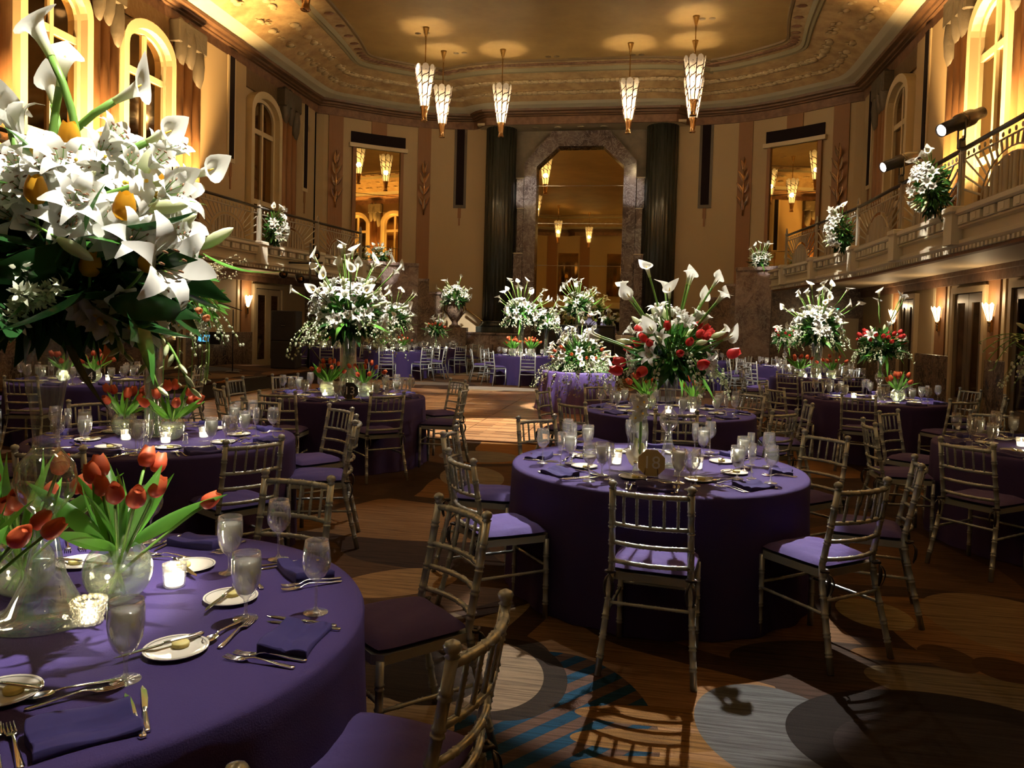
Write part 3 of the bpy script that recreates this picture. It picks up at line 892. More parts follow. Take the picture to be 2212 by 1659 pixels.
for s in (-1, 1):
    for yc in WIN_Y:
        wn += 1
        wx = XC + s * HALF
        w = struct('window_%d' % wn, (ring(MB(), arch_line(.76, 7.55, .55, 3.5), arch_line(.93, 7.62, .68, 3.5), -s * .26, 0), ['cream_paint']), loc=(wx, yc, 0))
        # reveal ring behind, panes, mullions
        ob('inner_frame', (ring(MB(), arch_line(.66, 7.52, .48, 3.5), arch_line(.765, 7.56, .56, 3.5), -s * .10, 0), ['cream_paint']), w)
        ob('mullion', (MB().box(min(-s * .09, 0), max(-s * .09, 0), -.05, .05, 3.5, 7.98), ['cream_paint']), w)
        for z in (7.1, 5.05):
            ob('glazing_bar', (MB().box(min(-s * .085, 0), max(-s * .085, 0), -.67, .67, z - .07, z + .07), ['cream_paint']), w)
        for (z0, z1) in ((3.55, 4.98), (5.12, 7.03)):
            for k in (-1, 1):
                ys = sorted((k * .05, k * .67))
                ob('window_pane', (MB().box(min(-s * .03, -s * .02), max(-s * .03, -s * .02), ys[0], ys[1], z0, z1), ['pane_mirror']), w)
        for k in (-1, 1):
            pts = [(k * .05, 7.17)] + [(k * (.05 + .62 * t), 7.52 + .47 * math.sqrt(max(0, 1 - (.05 + .62 * t) ** 2 / .67 ** 2))) for t in [i / 8 for i in range(9)]] + [(k * .67, 7.17)]
            ob('window_pane', (MB().add([(-s * .03, y, z) for y, z in pts], [tuple(range(len(pts)))], 0, False), ['pane_mirror']), w)
    # pilasters with draped capitals
    for (y0, y1) in ((14.22, 15.08), (17.02, 18.12), (22.48, 23.55), (11.2, 12.25), (6.0, 7.0), (8.9, 9.9)):
        wd = y1 - y0
        mb = MB(); side_box(mb, s, y0, y1, 3.45, ZC, .12, 0)
        p = struct('pilaster', (mb, ['tan_stripe']))
        wx = XC + s * HALF
        nsh = 3 if wd > .8 else 2
        for k in range(nsh):
            yy = y0 + wd * (k + .5) / nsh
            ob('shaft', (MB().lathe([(wd / nsh * .42, 3.45), (wd / nsh * .42, ZC - .9)], 14, M=Matrix.Translation((wx - s * .12, yy, 0))), ['tan_stripe']), p)
            zz = ZC - .75 - (.35 if k == nsh - 1 else 0)
            ob('capital_drape', (MB().ball((wx - s * .2, yy, zz + .25), 1, 12, 0, (.17, wd / nsh * .52, .62)), ['capital_grey']), p)
        ob('capital_block', (side_box(MB(), s, y0 - .04, y1 + .04, ZC - .55, ZC, .34, 0, 0, .03), ['capital_grey']), p)
    # carved spandrels above the windows
    for yc in WIN_Y:
        ob('spandrel', (side_box(MB(), s, yc - .98, yc + .98, 8.25, ZC, .06, 0), ['bronze_relief']), bpy.data.objects['wall_left' if s < 0 else 'wall_right'])
    # piers with a dark slot
    for (a, b_) in ((18.2, 20.5), (23.6, 25.1), (9.95, 11.15)):
        pr = struct('pier', (side_box(MB(), s, a, b_, 3.45, ZC, .10, 0), ['cream_plaster']))
        c = (a + b_) / 2 + (.35 if a < 20 and a > 12 else 0)
        ob('slot_frame', (side_box(MB(), s, c - .2, c + .2, 5.88, ZC, .13, .1), ['cream_paint']), pr)
        ob('dark_slot', (side_box(MB(), s, c - .11, c + .11, 6.0, ZC, .15, .1), ['slot_black']), pr)
        ob('slot_drop', (side_box(side_box(MB(), s, c - .06, c + .06, 5.5, 5.88, .12, .1), s, c - .03, c + .03, 5.15, 5.5, .12, .1), ['tan_stripe']), pr)

# ------------------------------------------------------------------ cornice, cove and ceiling swept round the plan
def plan():
    pts = []
    for o in np.linspace(0, 8.95, 60):
        y = arc(o)[0].y
        if o < 3.95:
            t = min(1, max(0, (o - 3.3) / .65)); t = t * t * (3 - 2 * t)
            y = 27.42 * (1 - t) + arc(3.95)[0].y * t
        pts.append((o, y))
    pts += [(9.0, y) for y in np.linspace(24.6, YM, 12)]
    r = [(XC + o, y) for o, y in pts]
    l = [(XC - o, y) for o, y in pts[1:]]
    top = l[::-1] + r                           # left mid -> end -> right mid
    bot = [(x, 2 * YM - y) for x, y in top[::-1]][1:-1]
    return top + bot
PL = plan()
def inset(pts, d):
    n = len(pts); out = []
    for i in range(n):
        a, b, c = Vector(pts[i - 1]), Vector(pts[i]), Vector(pts[(i + 1) % n])
        n1 = (b - a).normalized(); n2 = (c - b).normalized()
        n1, n2 = Vector((n1.y, -n1.x)), Vector((n2.y, -n2.x))
        m = (n1 + n2).normalized()
        out.append(b + m * (d / max(.5, m.dot(n1))))
    return out
def smooth_pts(pts, k, it):
    P = np.array([tuple(p) for p in pts])
    for _ in range(it):
        P = P * (1 - k) + k * (np.roll(P, 1, 0) + np.roll(P, -1, 0)) / 2
    return [Vector(p) for p in P]
def ring_at(n_):
    p = inset(PL, n_)
    if n_ > .6: p = smooth_pts(p, .5, int(6 + n_ * 6))
    return p
def sweep(prof, closed=True):
    """prof: list of (inset, z)"""
    rings = [ring_at(n_) for n_, _ in prof]
    N = len(PL)
    v = [(p.x, p.y, prof[j][1]) for j, r_ in enumerate(rings) for p in r_]
    f = [(j * N + i, j * N + (i + 1) % N, (j + 1) * N + (i + 1) % N, (j + 1) * N + i) for j in range(len(prof) - 1) for i in range(N)]
    return MB().add(v, f, 0, False)
struct('trim_1', (sweep([(0.0, 8.76), (.06, 8.76), (.06, 9.03), (0.0, 9.03)]), ['frieze_brown']))
struct('trim_2', (sweep([(.02, 9.02), (.14, 9.04), (.14, 9.08), (.22, 9.10), (.24, 9.15), (.36, 9.17), (.38, 9.24), (.30, 9.26)]), ['cornice_dark']))
cv = struct('ceiling_cove', (sweep([(.30, 9.24), (.46, 9.28), (.62, 9.30), (.80, 9.36)]), ['cove_light'])); cv.name = 'trim_3'
rb = struct('trim_4', (sweep([(.80, 9.36), (1.3, 9.60), (1.9, 9.76), (2.38, 9.84)]), ['relief_tan']))
struct('trim_5', (sweep([(2.36, 9.83), (2.42, 9.80), (2.50, 9.82), (2.56, 9.80), (2.66, 9.88)]), ['mould_green']))
bd = struct('trim_6', (sweep([(2.66, 9.88), (3.12, 9.93)]), ['ceiling_band']))
struct('trim_7', (sweep([(3.12, 9.93), (3.14, 9.91), (3.22, 9.91), (3.24, 9.96)]), ['ceiling_line']))
rc = ring_at(3.24)
struct('ceiling', (MB().box(XC - 6.6, XC + 6.6, -3.2, 25.9, 9.962, 10.05), ['ceiling_tan']))
# relief rosettes and leaf clusters modelled on the band
mb = MB()
r1 = ring_at(1.15); r2b = ring_at(1.75)
rnd = random.Random(3)
for i in range(0, len(r1)):
    for (rr, z) in ((r1, 9.53), (r2b, 9.72)):
        for k in range(2):
            t = rnd.random()
            a, b_ = rr[i], rr[(i + 1) % len(rr)]
            p = a.lerp(b_, t)
            if p.y < 8: continue
            mb.ball((p.x, p.y, z), .09 + .07 * rnd.random(), 8, 0, (1, 1, .45))
            for q in range(3):
                an = rnd.random() * 6.28
                mb.ball((p.x + .17 * math.cos(an), p.y + .17 * math.sin(an), z - .01), .05, 6, 0, (1.6, .8, .5))
ob('rosette_relief', (mb, ['relief_rosette']), rb, kind='stuff')
mb = MB()
r3 = ring_at(2.9)
for i in range(len(r3)):
    a, b_ = r3[i], r3[(i + 1) % len(r3)]
    L_ = (b_ - a).length
    for k in range(max(1, int(L_ / .55))):
        p = a.lerp(b_, (k + .5) / max(1, int(L_ / .55)))
        if p.y < 10: continue
        mb.ball((p.x, p.y, 9.90), .11, 6, 0, (1.5, 1.0, .25))
ob('leaf_border', (mb, ['frieze_brown']), bd, kind='stuff')
# soffit over the mirror bay with five downlights
sf = struct('ceiling_soffit', (MB().box(XC - 3.7, XC + 3.7, 27.42, 28.5, 8.765, 8.85), ['soffit_cream'])); sf.name = 'trim_8'
dl = MB().lathe([(.13, -.012), (.13, 0), (.10, .004)], 20).mesh('rim', ['cream_paint'])
dlb = MB().lathe([(.0001, -.006), (.10, -.006), (.10, -.002)], 20).mesh('lamp', ['downlight'])
for i in range(5):
    o = thing('soffit_downlight', '%s of five round downlights in the soffit above the tall mirror' % ('leftmost', 'second from left', 'middle', 'second from right', 'rightmost')[i], 'downlight', (XC - 1.65 + i * .83, 27.85, 8.763), 0, 'soffit downlights')
    ob('rim', dl, o); ob('lamp', dlb, o)
# small recessed fixtures in the flat ceiling
rec = MB().lathe([(.09, -.004), (.09, .0)], 14).mesh('rim', ['ceiling_line'])
for i, (x, y) in enumerate([(-6.85, 16.6), (-6.9, 19.2), (-6.7, 21.7), (-6.0, 23.4), (-3.2, 24.0), (-.6, 24.1), (1.3, 21.5), (1.5, 19.0), (1.6, 16.6)]):
    o = thing('ceiling_fixture', 'pair of small recessed fixtures in the ceiling, number %s along the border from the left' % ('one two three four five six seven eight nine'.split()[i]), 'light fixture', (x, y, 9.958), 0, 'recessed ceiling fixtures')
    for k in (-.13, .13):
        ob('rim', rec, o, (k, 0, 0))

# ------------------------------------------------------------------ rear end of the hall, seen in the mirrors
mb = MB()
arc_panel(mb, -8.98, 8.98, 0, ZC + .6, 0, .2, 0, 40, rear=True)
wr = struct('wall_rear', (mb, ['cream_plaster']))
for o in (-7.6, -5.2, -2.6, 2.6, 5.2, 7.6):
    mb = MB(); arc_panel(mb, o - .4, o + .4, 0, ZC, .05, 0, rear=True); ob('pilaster_stripe', (mb, ['tan_stripe']), wr)
for o in (-3.9, 0, 3.9):
    mb = MB(); arc_panel(mb, o - .8, o + .8, 0, 2.5, .05, 0, rear=True); ob('door_leaf', (mb, ['door_dark']), wr)
    mb = MB(); arc_panel(mb, o - .8, o + .8, 4.0, 7.4, .05, 0, rear=True); ob('mirror_pane', (mb, ['pane_mirror']), wr)
mb = MB(); arc_panel(mb, -8.6, 8.6, 2.95, 3.45, 1.6, 0, rear=True); ob('gallery_slab', (mb, ['stone_face']), wr)

ORD = ('first', 'second', 'third', 'fourth', 'fifth', 'sixth')
# ------------------------------------------------------------------ balconies
BP = [(7.1, 2.0), (7.1, 17.6), (6.9, 19.7), (6.6, 22.2), (6.3, 24.75)]
def bal_pt(y):
    return float(np.interp(y, [p[1] for p in BP], [p[0] for p in BP]))
def bal_sweep(prof, s, y0=2.0, y1=24.75, step=.8, mi=0, mb=None):
    """prof: (out toward the room, z) closed outline swept along the balcony front"""
    mb = mb or MB()
    n = max(1, int((y1 - y0) / step)); k = len(prof); v = []
    for i in range(n + 1):
        y = y0 + (y1 - y0) * i / n
        for (e, z) in prof: v.append((XC + s * (bal_pt(y) - e), y, z))
    f = [(i * k + j, i * k + (j + 1) % k, (i + 1) * k + (j + 1) % k, (i + 1) * k + j) for i in range(n) for j in range(k)]
    f += [tuple(range(k)), tuple(n * k + j for j in range(k))[::-1]]
    return mb.add(v, f, mi, False)
ray_bar = None
def rail_panel(length, h=.86):
    """sunburst railing panel in local x (0..length), z (0..h)"""
    mb = MB()
    def bar(p, q, w=.016):
        mb.tube([(p[0], 0, p[1]), (q[0], 0, q[1])], w * .8, 4, cap=False)
    bar((0, .03), (length, .03), .03); bar((0, h - .12), (length, h - .12), .02)
    c = length / 2; a, b_ = length * .30, h * .66
    for (ra, rb_) in ((a, b_), (a * .86, b_ * .86)):
        pts = [(c + ra * math.cos(PI * i / 14), .03 + rb_ * math.sin(PI * i / 14)) for i in range(15)]
        mb.tube([(p[0], 0, p[1]) for p in pts], .012, 4, cap=False)
    for i in range(11):
        x = c - a * .8 + a * 1.6 * i / 10
        bar((x, .03), (x, .03 + b_ * .84 * math.sqrt(max(0, 1 - ((x - c) / (a * .86)) ** 2))), .028 if i % 2 else .05)
    for i in range(1, 20):
        an = PI * i / 20
        p = (c + a * math.cos(an), .03 + b_ * math.sin(an))
        dx, dz = math.cos(an), math.sin(an) * .9 + .15
        t = 9.0
        if dx > 1e-6: t = min(t, (length - p[0]) / dx)
        if dx < -1e-6: t = min(t, -p[0] / dx)
        if dz > 1e-6: t = min(t, (h - .12 - p[1]) / dz)
        bar(p, (p[0] + dx * t, p[1] + dz * t), .022)
    for i in range(16):
        x = length * (i + .5) / 16
        mb.ball((x, 0, h - .06), .03, 5, 0, (1, .5, 1.3))
    return mb
post_m = MB().box(-.028, .028, -.028, .028, 0, .95, ch=.006).box(-.085, -.06, -.02, .02, 0, .9).box(.06, .085, -.02, .02, 0, .9).mesh('post', ['iron_silver'])
crest_m = MB().tube([(-.09, 0, .70), (-.10, 0, .88), (-.05, 0, 1.02), (0, 0, 1.10), (.05, 0, 1.02), (.10, 0, .88), (.09, 0, .70)], .018, 6).ball((0, 0, .94), .05, 8).ball((-.045, 0, .86), .035, 7).ball((.045, 0, .86), .035, 7).mesh('post_crest', ['iron_silver'])
plinth_m = MB().box(-.19, .19, -.19, .19, -.04, .06, ch=.02).box(-.16, .16, -.16, .16, -.5, -.04).mesh('post_plinth', ['stone_ledge'])
for s in (-1, 1):
    sd = 'left' if s < 0 else 'right'
    mb = MB()
    ys = np.linspace(2.0, 24.75, 24)
    v = []
    for y in ys:
        a, b_ = XC + s * (bal_pt(y) + .02), XC + s * 9.0
        v += [(a, y, 2.95), (b_, y, 2.95), (b_, y, 3.4), (a, y, 3.4)]
    f = [(4 * i + j, 4 * i + (j + 1) % 4, 4 * i + 4 + (j + 1) % 4, 4 * i + 4 + j) for i in range(23) for j in range(4)] + [(0, 1, 2, 3), (92, 93, 94, 95)]
    B = struct('balcony', (mb.add(v, f, 0, False), ['soffit_cream']))
    B['label'] = 'cream stone balcony running along the %s wall' % sd
    ob('soffit_moulding', (bal_sweep([(-.35, 2.95), (-.35, 2.90), (-.18, 2.84), (-.06, 2.84), (-.04, 2.95)], s), ['tan_stripe']), B)
    ob('lower_fascia', (bal_sweep([(-.03, 2.95), (-.03, 2.90), (.05, 2.98), (.05, 3.03), (.0, 3.05), (.0, 3.19), (.07, 3.21), (.07, 3.235), (-.03, 3.235)], s), ['stone_face']), B)
    ob('frieze_band', (bal_sweep([(-.03, 3.235), (.035, 3.235), (.035, 3.385), (-.03, 3.385)], s), ['stone_block']), B)
    ob('ledge', (bal_sweep([(-.25, 3.385), (.08, 3.385), (.12, 3.41), (.12, 3.47), (-.25, 3.47)], s), ['stone_ledge']), B)
    blk = MB().box(-.06, 0, -.16, .16, -.065, .065, ch=.008).box(-.075, -.06, -.05, .05, -.045, .045).mesh('frieze_block', ['stone_ledge'])
    y = 8.6
    while y < 24.4:
        ob('frieze_block', blk, B, (XC + s * (bal_pt(y) - .035), y, 3.31), (0, 0, 0 if s > 0 else PI))
        y += .43
    mb = MB(); y = 6.0
    while y < 24.6:
        x = XC + s * (bal_pt(y) - .0)
        mb.box(x - .03, x + .03, y, y + .07, 2.875, 2.935); y += .13
    ob('dentil_row', (mb, ['stone_ledge']), B, kind='stuff')
    posts = [9.2, 12.4, 15.1, 17.95, 20.75, 23.3]
    for i in range(len(posts)):
        y = posts[i]; x = XC + s * bal_pt(y)
        pp = thing('railing_post', '%s crested silver post from the mirror on the %s balcony rail' % (ORD[len(posts) - 1 - i], sd), 'railing post', (x, y, 3.47), s * PI / 2)
        ob('post', post_m, pp); ob('post_crest', crest_m, pp); ob('post_plinth', plinth_m, pp, (0, 0, -.0))
        if i + 1 < len(posts):
            y2 = posts[i + 1]; x2 = XC + s * bal_pt(y2)
            d = Vector((x2 - x, y2 - y)); ln = d.length - .28; d.normalize()
            rp = thing('balcony_railing', '%s sunburst railing panel from the mirror on the %s balcony' % (ORD[len(posts) - 2 - i], sd), 'railing', (x + d.x * .14, y + d.y * .14, 3.475), math.atan2(d.y, d.x))
            ob('ironwork', (rail_panel(ln), ['iron_silver']), rp)
            ob('handrail', (MB().tube([(-.12, 0, .9), (ln + .12, 0, .9)], .035, 8), ['rail_dark']), rp)

# white double door and exit sign under the right balcony
dw = struct('door_8', (MB().box(5.05, 6.25, 24.70, 24.75, 0, 2.06), ['door_cream']))
for k in range(2):
    lf = ob('door_leaf', (MB().box(5.09 + k * .57, 5.63 + k * .57, 24.66, 24.70, .01, 2.0, ch=.01), ['door_cream']), dw)
    ob('door_handle', (MB().box(5.55 + k * .16, 5.59 + k * .16, 24.62, 24.66, .9, 1.15), ['brass']), lf)
def exit_sign(loc, rz, label):
    e = thing('exit_sign', label, 'sign', loc, rz)
    ob('housing', (MB().box(-.17, .17, 0, .05, -.11, .11, ch=.01), ['black_metal']), e)
    ob('lettering', text_mesh('EXIT', .13, 'exit_green'), e, (0, -.004, 0), (PI / 2, 0, 0))
exit_sign((5.55, 24.705, 2.30), 0, 'green exit sign above the cream double door under the right balcony')
exit_sign((XC + .6, 2 * YM - arc(.6)[0].y + .055, 2.9), PI, 'green exit sign above the rear doors, seen in the mirror')

# ------------------------------------------------------------------ sconces under the balconies
sc_sh = MB()
for k in range(5):
    a0 = PI * (k / 5) ; a1 = PI * ((k + 1) / 5)
    for (r0, r1, z0, z1) in ((.055, .15, 0, .30),):
        am = (a0 + a1) / 2
        sc_sh.add([(r0 * math.cos(a0), -r0 * math.sin(a0), z0), (r0 * math.cos(a1), -r0 * math.sin(a1), z0), (r1 * math.cos(a1), -r1 * math.sin(a1), z1), (r1 * 1.06 * math.cos(am), -r1 * 1.06 * math.sin(am), z1 + .05), (r1 * math.cos(a0), -r1 * math.sin(a0), z1)], [(0, 1, 2, 3, 4)], 0, False)
sc_shade = sc_sh.mesh('glass_shade', ['sconce_glass'])
sc_base = MB().lathe([(.01, -.22), (.03, -.16), (.025, -.1), (.05, -.04), (.06, 0), (.0, .0)], 12).box(-.06, .06, -.02, .04, -.2, .1).mesh('bracket', ['brass'])
sc_rib = MB()
for k in range(6):
    a = PI * k / 5
    sc_rib.tube([(.056 * math.cos(a), -.056 * math.sin(a), 0), (.152 * math.cos(a), -.152 * math.sin(a), .31)], .006, 4)
sc_ribs = sc_rib.mesh('shade_ribs', ['brass'])
for (s, y, nm) in ((1, 18.42, 'far side of the dark doorway on the right'), (1, 15.78, 'near side of the dark doorway on the right'), (1, 21.5, 'deepest on the right wall, behind red tulips'), (-1, 20.8, 'left wall beside the cream doors'), (-1, 18.1, 'left wall behind the band stage')):
    o = thing('wall_sconce', 'fan-shaped glowing glass wall sconce, ' + nm, 'sconce', (XC + s * (HALF - .06), y, 1.92), -PI / 2 if s > 0 else PI / 2)
    ob('bracket', sc_base, o); ob('glass_shade', sc_shade, o); ob('shade_ribs', sc_ribs, o)
    light('POINT', 'sconce_bulb', (XC + s * (HALF - .30), y, 2.35), power=16, color=(1, .70, .38), size=.06)

# ------------------------------------------------------------------ pendant lamps
def pendant_material():
    m = bpy.data.materials.new('pendant_glass'); m.use_nodes = True
    nt = m.node_tree; L = nt.links.new
    b = nt.nodes['Principled BSDF']
    b.inputs['Base Color'].default_value = (.85, .78, .62, 1); b.inputs['Roughness'].default_value = .5
    b.inputs['Transmission Weight'].default_value = 0.0
    b.inputs['Emission Color'].default_value = (1.0, .74, .44, 1)
    tp = nd(nt, 'ShaderNodeBsdfTransparent'); mxs = nd(nt, 'ShaderNodeMixShader'); mxs.inputs[0].default_value = .35
    L(b.outputs[0], mxs.inputs[1]); L(tp.outputs[0], mxs.inputs[2]); L(mxs.outputs[0], nt.nodes['Material Output'].inputs[0])
    tc = nd(nt, 'ShaderNodeTexCoord'); sp = nd(nt, 'ShaderNodeSeparateXYZ'); L(tc.outputs['Object'], sp.inputs[0])
    # the two bulbs inside glow through the lower and middle glass
    rp = nd(nt, 'ShaderNodeValToRGB')
    e = rp.color_ramp.elements
    e[0].position, e[0].color = 0.0, (1, 1, 1, 1)
    e[1].position, e[1].color = 1.0, (.14, .14, .14, 1)
    for p, c in ((.25, .95), (.42, .62), (.58, .95), (.72, .42), (.85, .22)):
        k = e.new(p); k.color = (c, c, c, 1)
    mr = nd(nt, 'ShaderNodeMapRange'); mr.inputs['From Min'].default_value, mr.inputs['From Max'].default_value = .42, 1.55
    L(sp.outputs[2], mr.inputs['Value']); L(mr.outputs[0], rp.inputs['Fac'])
    mu = nd(nt, 'ShaderNodeMath', _operation='MULTIPLY'); mu.inputs[1].default_value = 1.9
    L(rp.outputs[0], mu.inputs[0]); L(mu.outputs[0], b.inputs['Emission Strength'])
    MATS['pendant_glass'] = m
pendant_material()
pan = MB()   # one of eight petal panels, in the xz plane facing +x ; lamp hangs with its tip at z = 0
def pr_(z): return .115 + (z - .42) / 1.1 * .165
zs = [.42, .7, 1.0, 1.3, 1.45]
half = math.tan(PI / 8) * .96
v = []
for z in zs:
    r_ = pr_(z); v += [(r_, -r_ * half, z), (r_ + .012, 0, z), (r_, r_ * half, z)]
r_ = pr_(1.54); v += [(r_, -r_ * half * .62, 1.54), (r_ + .012, 0, 1.57), (r_, r_ * half * .62, 1.54)]
fs = []
for i in range(len(zs)):
    k = 3 * i; fs += [(k, k + 1, k + 4, k + 3), (k + 1, k + 2, k + 5, k + 4)]
panel_me = pan.add(v, fs, 0, True).mesh('glass_panel', ['pendant_glass'])
vine = MB()
for (z0, z1) in ((.62, .78), (.95, 1.12), (1.18, 1.34)):
    p = []
    for t in [i / 6 for i in range(7)]:
        z = z0 + (z1 - z0) * t; r_ = pr_(z) + .016
        p.append((r_, r_ * half * (2 * t - 1), z + .02 * math.sin(t * 6)))
    vine.tube(p, .015, 4)
for (y, z) in ((.3, .85), (-.4, 1.05), (.5, 1.22), (-.3, .6), (.1, 1.4)):
    r_ = pr_(z) + .014; vine.ball((r_, y * r_ * half, z), .012, 5)
vine.tube([(pr_(.42) * 1.0, pr_(.42) * math.tan(PI / 8), .42), (pr_(1.45), pr_(1.45) * math.tan(PI / 8), 1.45)], .014, 4)
vine_me = vine.mesh('vine_tracery', ['cornice_dark'])
cup_me = MB().lathe([(.085, 0), (.10, .02), (.075, .05), (.07, .12), (.085, .2), (.095, .3), (.125, .42), (.118, .46), (.11, .40), (.08, .3)], 16).mesh('metal_cup', ['copper_leaf'])
rod_me = MB().tube([(0, 0, .4), (0, 0, 2.55)], .016, 8).lathe([(.016, 2.30), (.035, 2.42), (.085, 2.60), (.095, 2.64), (.0, 2.64)], 14).mesh('rod_and_canopy', ['brass'])
pend = [(-3.85, 21.3, 'front left one, hanging nearest on the left'), (-3.85, 23.2, 'second from the left, partly behind the first'), (-2.0, 23.25, 'third from the left, alone above the dark column'), (1.85, 23.1, 'alone just right of the tall mirror'),
        (3.62, 21.3, 'front right one, hanging nearest on the right'), (3.7, 23.1, 'half hidden behind the front right lamp')]
pend += [(s * 3.8, y, 'overhead %s on the %s, seen in the mirrors' % ('mid-hall' if y > 8 else 'near the rear', 'left' if s < 0 else 'right')) for s in (-1, 1) for y in (13.5, 3.0)] + [(s * 1.9, -0.3, 'at the rear end on the %s, in the mirrors' % ('left' if s < 0 else 'right')) for s in (-1, 1)]
for (o_, y, nm) in pend:
    drop = 2.64
    p = thing('pendant_lamp', 'tulip-shaped glass pendant lamp, ' + nm, 'pendant lamp', (XC + o_, y, 9.96 - drop), random.random(), 'pendant lamps')
    ob('metal_cup', cup_me, p); ob('rod_and_canopy', rod_me, p)
    for k in range(8):
        g = ob('glass_panel', panel_me, p, (0, 0, 0), (0, 0, k * PI / 4))
        ob('vine_tracery', vine_me, g)
    light('POINT', 'pendant_bulb', (XC + o_, y, 9.96 - drop + .80), power=230, color=(1, .74, .42), size=.10)

# ------------------------------------------------------------------ theatre spotlights clamped to the right rail
def stage_spot(loc, target, label, lit=True):
    t = thing('stage_spotlight', label, 'spotlight', loc, 0)
    d = (Vector(target) - Vector(loc)).normalized()
    M = aim((0, 0, .32), -d)
    b = ob('barrel', (MB().lathe([(.0001, -.37), (.085, -.37), (.085, -.42), (.095, -.42), (.095, -.10), (.12, -.08), (.12, .18), (.085, .26), (.085, .40), (.05, .42), (.0, .42)], 18), ['black_metal']), t, M=M)
    ob('lens_ring', (MB().lathe([(.105, -.02), (.120, -.02), (.120, .03), (.105, .03)], 18), ['chrome_strip']), b)
    ob('lens', (MB().lathe([(.0001, -.40), (.082, -.40), (.082, -.385)], 18), ['spot_lens' if lit else 'pane_mirror']), b)
    ob('yoke', (MB().tube([(0, .13, .32), (0, .13, .05), (0, 0, .02), (0, -.13, .05), (0, -.13, .32)], .015, 6), ['black_metal']), t)
    ob('clamp', (MB().box(-.04, .04, -.06, .06, -.08, .06, ch=.01), ['black_metal']), t)
    return Vector(loc) + Vector((0, 0, .32)) + d * .47
FIX1 = stage_spot((4.42, 12.3, 4.45), (-1.5, 9.3, 1.4), 'lit black theatre spotlight on the right balcony rail, nearer and higher in view')
FIX2 = stage_spot((4.42, 15.0, 4.45), (-2.5, 12.3, 1.6), 'lit black theatre spotlight on the right balcony rail, farther one')
FIX3 = stage_spot((-9.66, 14.2, 4.45), (-2, 6, 1.5), 'black theatre spotlight on the left balcony rail behind the white lilies')

# ------------------------------------------------------------------ band stage with its gear
st = thing('band_stage', 'low black-skirted band stage along the left wall', 'stage', (-11.5, 11.0, 0))
ob('deck', (MB().prism([(.05, 0), (2.95, 0), (2.95, 8.9), (.05, 8.9)], .27, .30), ['carpet']), st)
ob('skirt', (MB().prism([(.08, .03), (2.92, .03), (2.92, 8.87), (.08, 8.87)], 0, .27), ['black_drape']), st)
sp = thing('loudspeaker', 'tall black loudspeaker tower standing on the stage edge', 'loudspeaker', (-9.42, 19.0, .30), .1)
ob('cabinet', (MB().box(-.33, .33, -.25, .25, 0, .72, ch=.02).box(-.33, .33, -.25, .25, .73, 1.52, ch=.02), ['black_drape']), sp)
ob('badge', (MB().box(-.05, .05, -.262, -.25, 1.12, 1.135), ['flatware_steel']), sp)
tr = thing('lighting_stand', 'black lighting stand with par cans beside the loudspeaker', 'lighting stand', (-8.95, 19.35, .30), 0)
ob('mast', (MB().tube([(0, 0, .0), (0, 0, 3.35)], .03, 8), ['black_metal']), tr)
ob('truss_bar', (MB().tube([(-1.0, 0, 2.82), (.35, 0, 2.82)], .03, 8).tube([(-1.0, 0, 2.58), (-1.0, 0, 2.82)], .02, 6), ['black_metal']), tr)
ob('tripod_base', (MB().tube([(0, 0, .62), (.5, 0, .0)], .02, 6).tube([(0, 0, .62), (-.25, .43, .0)], .02, 6).tube([(0, 0, .62), (-.25, -.43, .0)], .02, 6), ['black_metal']), tr)
for (x, z, dx) in ((-.75, 2.55, .1), (-.3, 2.42, .35), (.15, 3.05, .2), (.28, 2.55, .3)):
    cn = ob('par_can', (MB().lathe([(.0001, -.15), (.09, -.15), (.09, -.2), (.11, -.18), (.11, .12), (.06, .18), (0, .18)], 14), ['black_metal']), tr, M=aim((x, 0, z), (-dx - .2, .8, .35)))
    ob('lens', (MB().lathe([(.0001, -.19), (.095, -.19), (.095, -.17)], 14), ['pane_mirror']), cn)
ms = thing('microphone_stand', 'microphone boom stand in front of the left wall sconce', 'microphone stand', (-9.75, 16.9, .30), 0)
ob('stand', (MB().lathe([(.16, 0), (.16, .02), (.02, .03)], 16).tube([(0, 0, .02), (0, 0, 1.5)], .014, 6), ['black_metal']), ms)
ob('boom', (MB().tube([(-.25, 0, 1.62), (.22, 0, 1.48)], .012, 6), ['black_metal']), ms)
ob('microphone', (MB().tube([(-.25, 0, 1.62), (-.38, 0, 1.66)], [.02, .028], 8), ['china_grey']), ms)
mu = thing('music_stand', 'music stand holding a glowing blue tablet', 'music stand', (-9.95, 15.8, .30), 0)
ob('stand', (MB().tube([(0, 0, .0), (0, 0, .78)], .013, 6).tube([(0, 0, .2), (.25, .1, .0)], .01, 5).tube([(0, 0, .2), (-.25, .1, .0)], .01, 5).tube([(0, 0, .2), (0, -.25, .0)], .01, 5), ['black_metal']), mu)
ob('desk', (MB().box(-.24, .24, -.02, .0, .70, 1.0, M=Matrix.Rotation(-.35, 4, 'X')), ['black_metal']), mu, (0, .25, .02))
tb = thing('tablet', 'blue lit tablet leaning on the music stand', 'tablet', (-9.95, 15.98, 1.04), .3)
ob('body', (MB().box(-.13, .13, 0, .012, 0, .19, ch=.003), ['black_metal']), tb, rot=(-.5, 0, 0))
ob('screen', (MB().box(-.12, .12, -.003, 0, .01, .18), ['screen_blue']), tb, rot=(-.5, 0, 0))
